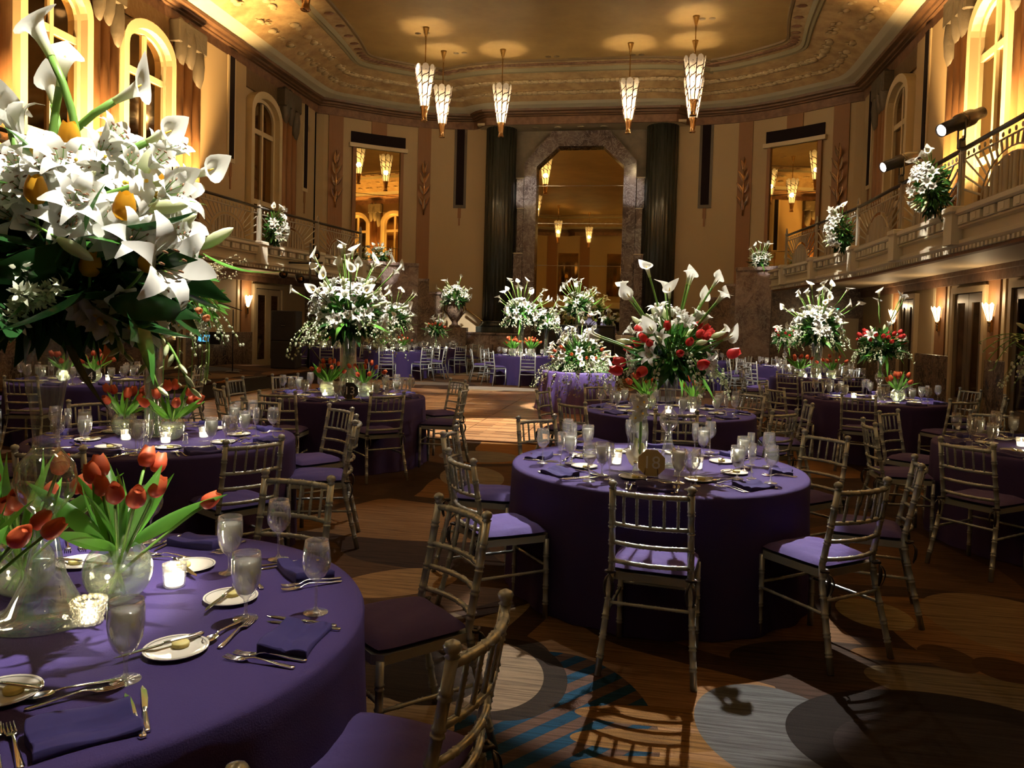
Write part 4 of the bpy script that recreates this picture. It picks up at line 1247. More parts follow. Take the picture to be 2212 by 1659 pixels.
# cello or bass on its stand, and small stage gear behind the lilies
vc = thing('cello', 'brown cello leaning on its stand behind the orchid vase', 'cello', (-10.6, 13.6, .30), .6)
body = []
for i in range(17):
    t = i / 16; w = .21 * (math.sin(PI * min(1, t * 1.02)) ** .5) * (1 - .28 * math.exp(-((t - .52) / .1) ** 2)) * (1.05 - .25 * t)
    body.append((w, t * .75))
poly = [(w, z) for w, z in body] + [(-w, z) for w, z in body[::-1]]
ob('body', (MB().add([(x, y, z + .3) for y in (-.06, .06) for x, z in poly], [tuple(range(34)), tuple(range(34, 68))[::-1]] + [(i, (i + 1) % 34, 34 + (i + 1) % 34, 34 + i) for i in range(34)], 0, False), ['violin_brown']), vc, rot=(.12, 0, 0))
ob('neck', (MB().box(-.025, .025, -.09, -.04, .75, 1.62).ball((0, -.05, 1.66), .05, 8), ['black_metal']), vc, rot=(.12, 0, 0))
ob('endpin', (MB().tube([(0, 0, 0), (0, 0, .3)], .008, 6), ['flatware_steel']), vc)

light('SPOT', 'theatre_beam', FIX1, (-1.5, 9.3, 1.4), 350, PINK, .05, 14, .4)
light('SPOT', 'theatre_beam', FIX2, (-2.5, 12.3, 1.6), 350, PINK, .05, 14, .4)

# ------------------------------------------------------------------ chairs
def back_y(z):
    return -.195 - max(0, z - .46) * .17
def bow(x):
    return -.038 * (1 - (x / .18) ** 2)
def bamboo(mb, pts, r, rings, n=8):
    """round bar along pts with paired bamboo rings"""
    pts = [Vector(p) for p in pts]
    seg = [0.0]
    for a, b in zip(pts, pts[1:]): seg.append(seg[-1] + (b - a).length)
    T = seg[-1]
    def at(t):
        d = t * T
        for i in range(len(pts) - 1):
            if d <= seg[i + 1] + 1e-9:
                return pts[i].lerp(pts[i + 1], (d - seg[i]) / max(1e-9, seg[i + 1] - seg[i]))
        return pts[-1]
    ts = {0.0: r, 1.0: r}
    for s_ in seg[1:-1]: ts[s_ / T] = r
    for k in range(rings):
        c = (k + 1) / (rings + 1)
        w = .006 / T
        for d, q in ((-2.2 * w, r * .97), (-1.4 * w, r * 1.22), (-.5 * w, r * .98), (.5 * w, r * .98), (1.4 * w, r * 1.22), (2.2 * w, r * .97)):
            ts[c + d] = q
    ks = sorted(ts)
    return mb.tube([at(t) for t in ks], [ts[t] for t in ks], n)
def rear_post(s, n=8):
    mb = MB()
    pts = [(s * .222, -.30, 0), (s * .192, -.205, .40), (s * .185, -.195, .50), (s * .183, back_y(.70), .70), (s * .181, back_y(.885), .885)]
    bamboo(mb, pts, .0165, 9, n)
    mb.lathe([(.012, 0), (.020, .004), (.013, .010), (.020, .018), (.0225, .028), (.017, .038), (.003, .044)], n + 2, M=Matrix.Translation((s * .181, back_y(.885), .883)))
    return mb
def rail(z, r=.011, n=7, rings=4, w=.18, y=None):
    return bamboo(MB(), [(x, (back_y(z) if y is None else y) + bow(x), z) for x in [-w + 2 * w * i / 10 for i in range(11)]], r, rings, n)
def cushion(nu=14):
    def fn(u, v, top):
        x, y = 2 * u - 1, 2 * v - 1
        w = .205 - .012 * (1 - v)
        e = 1 - max(abs(x), abs(y)) ** 6
        bul = (1 - x ** 4) * (1 - y ** 4)
        rr = 1 - .06 * (abs(x) ** 5) * (abs(y) ** 5)
        z = .49 + (.036 * bul ** .5 + .003 * math.sin(9 * x + 4 * y) * e if top else -.02 * min(1, bul * 3))
        return (x * w * rr, y * .198 * rr, z)
    mb = MB()
    mb.grid(lambda u, v: fn(u, v, True), nu, nu)
    mb.grid(lambda u, v: fn(1 - u, v, False), nu, nu)
    return mb
CH = {}
CH['rear_leg_l'] = rear_post(-1).mesh('rear_leg', ['silver_paint'])
CH['rear_leg_r'] = rear_post(1).mesh('rear_leg', ['silver_paint'])
for s, k in ((-1, 'front_leg_l'), (1, 'front_leg_r')):
    CH[k] = bamboo(MB(), [(s * .198, .186, 0), (s * .196, .182, .45)], .016, 4).mesh('front_leg', ['silver_paint'])
CH['top_rail'] = rail(.868, .0135, 8, 5).mesh('top_rail', ['silver_paint'])
for z in (.715, .622, .530): CH['rail%d' % (z * 1000)] = rail(z).mesh('back_rail', ['silver_paint'])
for i in range(5):
    x = -.125 + .0625 * i
    CH['sp%d' % i] = bamboo(MB(), [(x, back_y(.715) + bow(x), .715), (x, back_y(.868) + bow(x), .868)], .0075, 2, 6).mesh('spindle', ['silver_paint'])
fr = [(-.19, -.2), (.19, -.2), (.205, .17), (.17, .205), (-.17, .205), (-.205, .17)]
CH['seat_frame'] = MB().prism(fr, .435, .472).mesh('seat_frame', ['silver_paint'])
CH['st_rear'] = bamboo(MB(), [(-.20, -.225, .33), (.20, -.225, .33)], .009, 4, 6).mesh('stretcher', ['silver_paint'])
CH['st_front'] = bamboo(MB(), [(-.197, .184, .30), (.197, .184, .30)], .009, 4, 6).mesh('stretcher', ['silver_paint'])
for s in (-1, 1): CH['st_%d' % s] = bamboo(MB(), [(s * .205, -.23, .27), (s * .197, .184, .27)], .009, 4, 6).mesh('stretcher', ['silver_paint'])
CH['cushion'] = cushion().mesh('cushion', ['cushion_purple'])
def tie(s):
    mb = MB(); x, y = s * .19, -.215
    mb.tube([(x - .022, y, .475), (x, y - .024, .478), (x + .022, y, .475), (x, y + .022, .478), (x - .022, y, .475)], .008, 5)
    for k in (-1, 1):
        mb.tube(bez((x, y - .02, .47), (x + k * .03, y - .06, .44), (x + k * .012, y - .03, .36), 5), [.003, .009, .010, .010, .009, .004], 5, flat=.4)
    return mb
for s in (-1, 1): CH['tie_%d' % s] = tie(s).mesh('cushion_tie', ['ribbon_black'])
NEAR_PARTS = [('rear_leg', 'rear_leg_l'), ('rear_leg', 'rear_leg_r'), ('front_leg', 'front_leg_l'), ('front_leg', 'front_leg_r'), ('top_rail', 'top_rail'),
              ('back_rail', 'rail715'), ('back_rail', 'rail622'), ('back_rail', 'rail530')] + [('spindle', 'sp%d' % i) for i in range(5)] + \
             [('seat_frame', 'seat_frame'), ('stretcher', 'st_rear'), ('stretcher', 'st_front'), ('stretcher', 'st_-1'), ('stretcher', 'st_1'), ('cushion', 'cushion'), ('cushion_tie', 'tie_-1'), ('cushion_tie', 'tie_1')]
bk = MB()
for z in (.868, .715, .622, .530): bk.tube([(-.18, back_y(z), z), (0, back_y(z) - .036, z), (.18, back_y(z), z)], .012, 5)
for i in range(5):
    x = -.125 + .0625 * i; bk.tube([(x, back_y(.715) + bow(x), .715), (x, back_y(.868) + bow(x), .868)], .008, 4)
CH['low_back'] = bk.mesh('backrest', ['silver_paint'])
for s, k in ((-1, 'low_rl'), (1, 'low_rr')):
    CH[k] = MB().tube([(s * .222, -.30, 0), (s * .19, -.20, .45), (s * .181, back_y(.885), .92)], .017, 6).mesh('rear_leg', ['silver_paint'])
for s, k in ((-1, 'low_fl'), (1, 'low_fr')):
    CH[k] = MB().tube([(s * .198, .186, 0), (s * .196, .182, .45)], .016, 6).mesh('front_leg', ['silver_paint'])
CH['low_st'] = MB().tube([(-.2, -.225, .33), (.2, -.225, .33)], .01, 4).tube([(-.2, -.23, .27), (-.197, .184, .27)], .01, 4).tube([(.2, -.23, .27), (.197, .184, .27)], .01, 4).mesh('stretchers', ['silver_paint'])
CH['low_cush'] = cushion(6).mesh('cushion', ['cushion_purple'])
FAR_PARTS = [('rear_leg', 'low_rl'), ('rear_leg', 'low_rr'), ('front_leg', 'low_fl'), ('front_leg', 'low_fr'), ('backrest', 'low_back'), ('seat_frame', 'seat_frame'), ('stretchers', 'low_st'), ('cushion', 'low_cush')]
def chair(x, y, rz, label, group, far=False):
    t = thing('banquet_chair', label, 'chair', (x, y, 0), rz, group)
    for nm, k in (FAR_PARTS if far else NEAR_PARTS):
        ob(nm, CH[k], t)
    return t

# ------------------------------------------------------------------ tablecloths
def cloth_mesh(rt, rb, zt, folds, amp, mname, seed, n=120):
    rg = random.Random(seed)
    ph = [rg.random() * 6.28 for _ in range(4)]
    rows = [(0, zt), (rt * .5, zt), (rt * .97, zt), (rt * .992, zt - .004), (rt, zt - .016)] + [(None, zt - .016 - (zt - .02) * t) for t in (.08, .2, .35, .5, .65, .8, .92, 1.0)]
    v, f = [], []
    for (r, z) in rows:
        for i in range(n):
            a = 2 * PI * i / n
            if r is None:
                t = (zt - .016 - z) / (zt - .02)
                w = math.sin(folds * a + ph[0] + .6 * math.sin(3 * a + ph[1])) * .6 + math.sin(folds * .5 * a + ph[2]) * .4
                rr = rt + (rb - rt) * t + amp * w * t ** .8
                v.append((rr * math.cos(a), rr * math.sin(a), max(.004, z)))
            else:
                v.append((max(r, 1e-4) * math.cos(a), max(r, 1e-4) * math.sin(a), z))
    for j in range(len(rows) - 1):
        for i in range(n):
            f.append((j * n + i, j * n + (i + 1) % n, (j + 1) * n + (i + 1) % n, (j + 1) * n + i))
    return MB().add(v, [q[::-1] for q in f], 0, True).mesh('tablecloth', [mname])

# ------------------------------------------------------------------ tableware meshes
ZT = .76
ware = {}
# water goblet
ware['goblet'] = MB().shell([(.036, .002), (.034, .004), (.012, .008), (.0055, .016), (.005, .045), (.008, .060), (.026, .078), (.038, .105), (.043, .14), (.0425, .18), (.040, .198), (.0385, .198), (.041, .18), (.0415, .14), (.0365, .106), (.024, .080), (.004, .070)], 20).lathe([(.0001, .0), (.036, .0), (.036, .002)], 20).mesh('glass', ['glass_clear'])
ware['gob_water'] = MB().lathe([(.003, .071), (.023, .081), (.0355, .107), (.0405, .14), (.040, .172), (.0001, .174)], 18).mesh('ice_water', ['ice_water'])
ic = MB()
for (x, y, z, a) in ((.012, .008, .150, .3), (-.014, .010, .155, 1.0), (.004, -.016, .16, .6), (-.008, -.006, .125, 1.4), (.014, -.010, .118, .1)):
    ic.box(-.011, .011, -.011, .011, -.010, .010, 0, .002, Matrix.Translation((x, y, z)) @ Matrix.Rotation(a, 4, 'Z') @ Matrix.Rotation(a * .7, 4, 'X'))
ware['ice'] = ic.mesh('ice_cubes', ['ice_water'])
ware['lemon'] = MB().lathe([(.0001, -.0022), (.022, -.0022), (.023, 0), (.022, .0022), (.0001, .0022)], 18, M=Matrix.Translation((.012, -.018, .118)) @ Matrix.Rotation(1.1, 4, 'X') @ Matrix.Rotation(.5, 4, 'Y')).mesh('lemon_slice', ['lemon'])
# wine glass
ware['wine'] = MB().shell([(.037, .002), (.034, .004), (.010, .008), (.0042, .02), (.0042, .085), (.008, .098), (.026, .112), (.040, .135), (.0435, .158), (.040, .19), (.0345, .222), (.0332, .222), (.0385, .19), (.042, .158), (.0385, .136), (.024, .115), (.003, .104)], 20).lathe([(.0001, .0), (.037, .0), (.037, .002)], 20).mesh('glass', ['glass_clear'])
# champagne flute
ware['flute'] = MB().shell([(.030, .002), (.027, .004), (.008, .008), (.004, .02), (.004, .075), (.010, .090), (.020, .115), (.0255, .15), (.0255, .18), (.022, .212), (.021, .212), (.0243, .18), (.0243, .15), (.0188, .116), (.003, .096)], 16).lathe([(.0001, .0), (.030, .0), (.030, .002)], 16).mesh('glass', ['glass_clear'])
# plate, butter
ware['plate'] = MB().lathe([(.0001, .004), (.052, .004), (.058, .006), (.080, .012), (.082, .013), (.082, .010), (.058, .002), (.045, .0), (.0001, .0)], 32).mesh('plate', ['china_white'])
ware['rim_line'] = MB().shell([(.0735, .0110), (.0765, .0118)], 32).mesh('rim_line', ['china_grey'])
ware['butter'] = MB().lathe([(.0001, .0), (.021, .0), (.0225, .004), (.0225, .010), (.020, .013), (.0001, .0135)], 20).mesh('butter', ['butter'])
def flat_bar(pts, w, th=.0016, M=None, mb=None):
    """flat cutlery handle: pts (y, z), widths per point"""
    mb = mb or MB(); v, f = [], []
    for (y, z), ww in zip(pts, w):
        v += [(-ww, y, z), (ww, y, z), (ww * .7, y, z + th * 2), (-ww * .7, y, z + th * 2)]
    for i in range(len(pts) - 1):
        k = 4 * i
        for j in range(4): f.append((k + j, k + (j + 1) % 4, k + 4 + (j + 1) % 4, k + 4 + j))
    f += [(3, 2, 1, 0), tuple(4 * (len(pts) - 1) + j for j in range(4))]
    return mb.add(v, f, 0, True, M)
hp = [(-.100, .002), (-.092, .002), (-.06, .004), (-.02, .009), (.015, .012), (.03, .009)]
hwid = [.005, .0085, .007, .0042, .003, .0035]
fk = flat_bar(hp + [(.042, .005), (.058, .0035)], hwid + [.0115, .0122])
for k in range(4):
    x = -.0098 + .00653 * k
    fk.tube([(x, .056, .0045), (x, .080, .0038), (x * .96, .102, .008)], [.0021, .0019, .0012], 5)
ware['fork'] = fk.mesh('fork', ['flatware_steel'])
spn = flat_bar(hp, hwid)
def bowl(u, v):
    a = 2 * PI * u; r_ = v
    return (math.cos(a) * .017 * r_, .058 + math.sin(a) * .030 * r_, .004 + .007 * r_ ** 2)
spn.grid(bowl, 14, 4, closeu=True)
ware['spoon'] = spn.mesh('spoon', ['flatware_steel'])
kn = flat_bar([(-.115, .001), (-.108, .001), (-.07, .001), (-.03, .002), (-.005, .002)], [.006, .0095, .008, .006, .0055], .003)
kn.add([(-.005, -.005, .002), (.007, -.005, .002), (.0095, .05, .002), (.008, .09, .002), (-.001, .118, .002), (-.006, .10, .002), (-.006, .0, .002)] + [(-.005, -.005, .0045), (.006, -.005, .0035), (.0085, .05, .003), (.007, .09, .003), (-.001, .117, .003), (-.005, .10, .0045), (-.005, .0, .0045)],
       [(0, 6, 5, 4, 3, 2, 1), (7, 8, 9, 10, 11, 12, 13)] + [(i, (i + 1) % 7, 7 + (i + 1) % 7, 7 + i) for i in range(7)], 0, False)
ware['knife'] = kn.mesh('knife', ['flatware_steel'])
# folded napkin
def nap(u, v):
    x, y = (u - .5) * .20, (v - .5) * .135
    z = .016 + .006 * math.sin(u * 5.5 + 1) + (.010 if v > .52 + .18 * (u - .5) else 0) + .004 * math.sin(v * 9)
    e = min(u, 1 - u, v, 1 - v)
    if e < 1e-6: z = .001
    return (x + .004 * math.sin(v * 7), y + .006 * math.sin(u * 4), z)
def nap2(u, v):
    uu = [0, 0.0001, .02, *[i / 12 for i in range(1, 12)], .98, .9999, 1][int(round(u * 16))]
    vv = [0, 0.0001, .03, *[i / 12 for i in range(1, 12)], .97, .9999, 1][int(round(v * 16))]
    return nap(uu, vv)
ware['napkin'] = MB().grid(nap2, 16, 16).mesh('napkin', ['napkin_purple'])
# plain votive
ware['votive'] = MB().shell([(.030, .0), (.034, .004), (.037, .06), (.0385, .075), (.0365, .075), (.034, .06), (.030, .008)], 16).lathe([(.0001, .0), (.030, .0), (.030, .006), (.0001, .006)], 16).mesh('glass_cup', ['glass_clear'])
ware['candle'] = MB().lathe([(.0001, .008), (.028, .008), (.030, .036), (.0001, .036)], 14).mesh('candle', ['votive_glow'])
ware['flame'] = MB().lathe([(.0001, .038), (.005, .044), (.006, .052), (.003, .064), (.0001, .074)], 8).mesh('flame', ['flame'])
# salt and pepper shaker
ware['shaker'] = MB().lathe([(.016, 0), (.019, .003), (.017, .03), (.012, .055), (.012, .06)], 12).mesh('glass_body', ['glass_vase'])
ware['shaker_top'] = MB().lathe([(.013, .06), (.0135, .068), (.009, .077), (.0001, .080)], 12).mesh('cap', ['flatware_steel'])

# ------------------------------------------------------------------ tables
# name: centre, first chair angle, phrase, detail (3 near, 2 middle, 1 far), chairs left out
TB = {
    'T1': (-1.69, 1.95, 0, 'foreground table', 3, []),
    'T2': (-3.40, 5.00, 5, 'orchid table at left', 3, []),
    'T13': (-3.42, 8.45, -2, 'lily cylinder table by dance floor', 3, []),
    'T18': (0.08, 5.02, -2, 'red tulip table in front', 3, []),
    'TM': (0.24, 8.35, 1, 'second table behind red tulips', 3, []),
    'T7': (3.25, 6.75, -2, 'right edge table', 3, []),
    'TR': (3.00, 10.90, 23, 'red trumpet vase table at right', 2, []),
    'T10': (-7.17, 8.85, 12, 'table near the band stage', 2, []),
    'T8': (3.24, 15.40, 10, 'tall lily table at right', 2, []),
    'T9': (3.40, 19.60, 0, 'farthest right table', 1, []),
    'T11': (-9.55, 22.30, 20, 'far table behind loudspeaker', 1, []),
    'T12': (-7.15, 21.20, 8, 'far left lily table', 1, []),
    'T16': (-6.75, 24.40, 0, 'far table below urn', 1, []),
    'T14': (-3.35, 20.90, 14, 'far table left of bar', 1, []),
    'T15': (1.30, 21.60, 5, 'far table behind red bouquet', 1, []),
}
POS = ['front', 'front right', 'right', 'back right', 'back', 'back left', 'left', 'front left']
ZTOP = ZT + .0005
def place(cx, cy, ang, r, d, name, parts, label, cat, group, spin=0.0, lift=0.0):
    a = ang + R(d)
    t = thing(name, label, cat, (cx + r * math.cos(a), cy + r * math.sin(a), ZTOP + lift), ang + PI / 2 + spin, group)
    if len(parts) == 1 and isinstance(parts[0][1], str):
        pass
    for nm, k in parts: ob(nm, ware[k], t)
    return t
def single(cx, cy, ang, r, d, name, key, label, cat, group, spin=0.0, lift=0.0, tilt=(0, 0)):
    a = ang + R(d)
    o = ob(name, ware[key], None, (cx + r * math.cos(a), cy + r * math.sin(a), ZTOP + lift), (tilt[0], tilt[1], ang + PI / 2 + spin), label=label, cat=cat, group=group)
    return o
def setting(key, i, ang, pos):
    cx, cy, ph, nm, lvl, _ = TB[key]
    rg = random.Random(hash((key, i)) & 0xffff if False else sum(map(ord, key)) * 31 + i)
    j = lambda s: (rg.random() - .5) * 2 * s
    at = ', %s place, %s' % (pos, nm)
    place(cx, cy, ang, .555 + j(.01), 13 + j(1.5), 'water_goblet', [('glass', 'goblet'), ('ice_water', 'gob_water')] + ([('lemon_slice', 'lemon'), ('ice_cubes', 'ice')] if lvl >= 2 else []), 'goblet of lemon water' + at, 'glass', 'water goblets', j(2.5))
    if (key, i) != ('T1', 7): place(cx, cy, ang, .745 + j(.015), 15.5 + j(1), 'wine_glass', [('glass', 'wine')], 'empty wine glass' + at, 'glass', 'wine glasses')
    if lvl < 3 or key not in ('T1',) or i in (2, 3):
        place(cx, cy, ang, .63 + j(.015), 20.5 + j(1), 'champagne_flute', [('glass', 'flute')], 'champagne flute' + at, 'glass', 'champagne flutes')
    single(cx, cy, ang, .765, 0 + j(.8), 'napkin', 'napkin', 'folded purple napkin' + at, 'napkin', 'folded napkins', j(.12))
    p = place(cx, cy, ang, .50 + j(.01), -15 + j(1), 'bread_plate', [('plate', 'plate')] + ([('rim_line', 'rim_line')] if lvl == 3 else []), 'white bread plate' + at, 'plate', 'bread plates', j(.5))
    if lvl >= 2:
        b = single(cx, cy, ang, .50, -12.5, 'butter_pat', 'butter', 'butter pat on bread plate' + at, 'butter', 'butter pats', 0, .0045)
    if lvl == 3:
        single(cx, cy, ang, .755, -8.5 + j(.4), 'fork', 'fork', 'inner dinner fork' + at, 'fork', 'dinner forks', j(.08), .0)
        single(cx, cy, ang, .750, -11.2 + j(.4), 'fork', 'fork', 'outer salad fork' + at, 'fork', 'salad forks', j(.08), .0)
        single(cx, cy, ang, .745, 8.2 + j(.3), 'knife', 'knife', 'inner table knife' + at, 'knife', 'inner table knives', j(.06))
        single(cx, cy, ang, .730, 10.6 + j(.3), 'knife', 'knife', 'outer table knife' + at, 'knife', 'outer table knives', -.1 + j(.06))
        single(cx, cy, ang, .545, 0 + j(.8), 'spoon', 'spoon', 'dessert spoon lying crosswise' + at, 'spoon', 'dessert spoons', PI / 2 + j(.08))
        single(cx, cy, ang, .585, 1 + j(.8), 'dessert_fork', 'fork', 'dessert fork lying crosswise' + at, 'fork', 'dessert forks', -PI / 2 + j(.08))
        single(cx, cy, ang, .47, -17, 'butter_knife', 'knife', 'butter knife on bread plate' + at, 'knife', 'butter knives', .75 + j(.25), .0135)
def votive(x, y, label, power=1.1, sc=1.0):
    t = thing('votive_candle', label, 'candle', (x, y, ZTOP), 0, 'votive candles')
    t.scale = (sc, sc, sc)
    for nm, k in (('glass_cup', 'votive'), ('candle', 'candle'), ('flame', 'flame')): ob(nm, ware[k], t)
    light('POINT', 'candle_light', (x, y, ZTOP + .095), power=power, color=(1, .80, .48), size=.02)
# chairs whose spot at the table is known: middle of the back's top, direction faced, seat angle index
CHAIRS = {
    'T18': [(.04, 3.60, 83), (1.07, 4.02, 128), (1.57, 4.80, 168), (1.28, 5.82, 221), (.33, 6.42, 268), (-.85, 6.05, 315), (-1.31, 5.08, 0), (-1.0, 4.13, 36)],
    'T1': [(-.72, 3.0, 226), (-.41, 1.86, 171), (-1.60, 3.36, 261), (-.78, 1.02, 128)],
    'T2': [(-3.42, 6.42, 270), (-2.53, 6.10, 234), (-2.12, 5.40, 200), (-2.37, 4.31, 147), (-3.17, 3.64, 102), (-4.60, 5.75, 330), (-4.80, 4.75, 10), (-4.25, 3.85, 50)],
    'T13': [(-2.61, 7.48, 133), (-3.61, 7.10, 99), (-2.05, 8.52, 182), (-2.38, 9.55, 226), (-3.30, 9.90, 270), (-4.62, 9.30, 325), (-4.84, 8.45, 0), (-4.45, 7.45, 45)],
    'TM': [(.27, 6.97, 90), (1.26, 7.38, 135), (-.70, 7.38, 50), (-1.15, 8.62, 345), (-.60, 9.62, 305), (1.22, 9.36, 225), (1.66, 8.35, 180), (.30, 9.78, 270)],
    'T7': [(2.20, 5.78, 40), (1.84, 6.81, 0), (2.28, 7.80, 318), (3.32, 8.18, 268), (4.30, 7.70, 225)],
}
for k_ in CHAIRS:
    out_ = []
    for mx, my, f_ in CHAIRS[k_]:
        v_ = Vector((mx + .265 * math.cos(R(f_)) - TB[k_][0], my + .265 * math.sin(R(f_)) - TB[k_][1]))
        if v_.length < 1.04: v_ = v_.normalized() * 1.04
        out_.append((TB[k_][0] + v_.x, TB[k_][1] + v_.y, f_))
    CHAIRS[k_] = out_
SEATS = []
SKIP_SET = {'T1': (5, 6)}
for key, (cx, cy, ph, nm, lvl, _) in TB.items():
    rt = .90 if key != 'T18' else .93
    ob('tablecloth', cloth_mesh(rt, rt + .02, ZT, 22, .022, 'cloth_purple', sum(map(ord, key))), None, (cx, cy, 0), label='dark purple floor-length cloth, %s' % nm, cat='tablecloth', group='round banquet tables')
    base = math.atan2(-cy, -cx)
    for i in range(8):
        a = R(ph + 45 * i)
        rel = (a - base) % (2 * PI)
        pos = POS[int(round(rel / (PI / 4))) % 8]
        if key not in CHAIRS:
            rg = random.Random(sum(map(ord, key)) + i * 17)
            aa = a + (rg.random() - .5) * .10
            rr = 1.175 + (rg.random()) * .05
            sx_, sy_ = cx + rr * math.cos(aa), cy + rr * math.sin(aa)
            if all((sx_ - q_[0]) ** 2 + (sy_ - q_[1]) ** 2 > .45 ** 2 for q_ in SEATS) and all(t_ == key or math.hypot(sx_ - TB[t_][0], sy_ - TB[t_][1]) > 1.15 for t_ in TB):
                SEATS.append((sx_, sy_))
                chair(sx_, sy_, a + PI / 2 + (rg.random() - .5) * .22, 'silver chair with purple cushion, %s seat, %s' % (pos, nm), 'chairs round the banquet tables', far=(lvl == 1))
        if i not in SKIP_SET.get(key, ()):
            setting(key, i, a, pos)
    used_pos = set()
    for (mx, my, f_) in CHAIRS.get(key, ()):
        rel = (math.atan2(my - cy, mx - cx) - base) % (2 * PI)
        o_ = sorted(range(8), key=lambda k_: abs((rel - k_ * PI / 4 + PI) % (2 * PI) - PI))
        pos = next(POS[k_] for k_ in o_ if k_ not in used_pos)
        used_pos.add(POS.index(pos))
        chair(mx, my, R(f_) - PI / 2, 'silver chair with purple cushion, %s seat, %s' % (pos, nm), 'chairs round the banquet tables')
    if key != 'T1':
        for k, w in enumerate(('left', 'middle', 'right')):
            a = base + (k - 1) * 1.35
            votive(cx + .26 * math.cos(a), cy + .26 * math.sin(a), 'glowing votive candle, %s of three on the %s' % (w, nm), .9 if lvl == 3 else 1.3)
    if lvl == 3 and key != 'T1':
        for k, w in ((-1, 'left'), (1, 'right')):
            a = base + k * .35
            t = thing('salt_shaker' if k < 0 else 'pepper_shaker', 'small glass %s shaker on the %s' % ('salt' if k < 0 else 'pepper', nm), 'shaker', (cx + .36 * math.cos(a), cy + .36 * math.sin(a), ZTOP), 0)
            ob('glass_body', ware['shaker'], t); ob('cap', ware['shaker_top'], t)

# crystal votive on the foreground table
def crystal_votive(x, y, label):
    t = thing('votive_candle', label, 'candle', (x, y, ZTOP), 0, 'votive candles')
    bead = MB().ball((0, 0, 0), .0098, 10).mesh('crystal_bead', ['glass_bead'])
    for (r_, z, n) in ((.030, .012, 12), (.034, .030, 13), (.0375, .048, 14), (.041, .066, 16)):
        for k in range(n):
            a = 2 * PI * (k + (z > .02) * .5) / n
            ob('crystal_bead', bead, t, (r_ * math.cos(a), r_ * math.sin(a), z))
    ob('glass_cup', (MB().shell([(.022, .004), (.024, .008), (.028, .06), (.026, .06), (.022, .012)], 16).lathe([(.0001, .0), (.024, .0), (.024, .006), (.0001, .006)], 16), ['glass_clear']), t)
    ob('candle', (MB().lathe([(.0001, .008), (.021, .008), (.022, .04), (.0001, .04)], 14), ['votive_glow']), t)
    ob('flame', ware['flame'], t)
    light('POINT', 'candle_light', (x, y, ZTOP + .10), power=.8, color=(1, .82, .52), size=.02)
crystal_votive(-1.545, 1.925, 'glowing crystal-beaded votive candle on the foreground table')
votive(-1.86, 1.84, 'glowing votive candle behind the left tulip bowl of the foreground table', .8)
votive(-1.50, 2.26, 'glowing votive candle behind the right tulip bowl of the foreground table', 1.0)

# table number signs
def number_sign(x, y, z, rz, txt, dark, label, size=.11):
    t = thing('table_number', label, 'sign', (x, y, z), rz)
    poly = [(size * math.cos(PI / 8 + k * PI / 4), size * math.sin(PI / 8 + k * PI / 4)) for k in range(8)]
    ob('board', (MB().prism(poly, -.004, .004, M=Matrix.Rotation(PI / 2, 4, 'X')), ['sign_black' if dark else 'sign_gold']), t, (0, 0, size * .95))
    ob('lettering', text_mesh(txt, size * 1.25, 'sign_ink', .001), t, (0, -.006, size * .95), (PI / 2, 0, 0))
    ob('easel', (MB().tube([(-.04, -.01, 0), (-.03, .01, size * 1.4)], .003, 5).tube([(.04, -.01, 0), (.03, .01, size * 1.4)], .003, 5).tube([(0, .06, 0), (0, .01, size * 1.4)], .003, 5), ['brass']), t)
number_sign(.045, 4.62, ZTOP, .0, '18', False, 'gold octagonal sign reading 18 beside the bullet vase', .085)
number_sign(-3.22, 8.02, ZTOP, .2, '13', True, 'black octagonal sign reading 13 on the lily cylinder table', .10)
number_sign(-6.86, 8.50, ZTOP, .5, '14', True, 'black octagonal sign reading 14 on the table by the stage', .10)
number_sign(-6.95, 20.75, ZTOP, .2, '6', True, 'small dark number sign on the far left table', .11)

# ------------------------------------------------------------------ cake table, bar, service tables
ob('tablecloth', cloth_mesh(.69, .78, .76, 17, .075, 'cloth_cake_lit', 5, 170), None, (-1.30, 14.75, 0), label='pleated lilac cloth on the small round table heaped with flowers', cat='tablecloth')
br = thing('bar_counter', 'tall black-draped bar counter in front of the gold mirror', 'bar', (-2.40, 24.9, 0))
ob('drape', (MB().box(-1.33, 1.33, -.35, .35, 0, 1.60), ['black_drape']), br)
ob('top', (MB().box(-1.36, 1.36, -.38, .38, 1.60, 1.65, ch=.01), ['black_metal']), br)
ob('top_edge', (MB().box(-1.36, 1.36, -.39, -.38, 1.635, 1.65), ['chrome_strip']), br)
sv = thing('service_table', 'dark-clothed service table with white trays before the right marble parapet', 'table', (1.75, 24.2, 0))
ob('cloth', (MB().box(-.45, .45, -.35, .35, 0, .95, ch=.02), ['black_drape']), sv)
for k in range(2):
    ob('serving_tray', (MB().shell([(.12, .0), (.16, .03), (.22, .06), (.21, .06), (.15, .03)], 18).lathe([(.0001, 0), (.12, 0), (.12, .004)], 18), ['china_white']), None, (1.52 + .45 * k, 24.15, .951), label='%s white serving tray on the dark service table' % ('left' if k == 0 else 'right'), cat='tray')
rk = thing('glass_rack', 'white crate of glassware stacked beside the bar', 'crate', (-.72, 24.6, 0))
ob('stand', (MB().box(-.3, .3, -.25, .25, 0, 1.12), ['black_drape']), rk)
for k in range(2):
    ob('crate', (MB().box(-.28, .28, -.24, .24, 1.125 + .12 * k, 1.235 + .12 * k, ch=.015), ['plug_white']), rk)

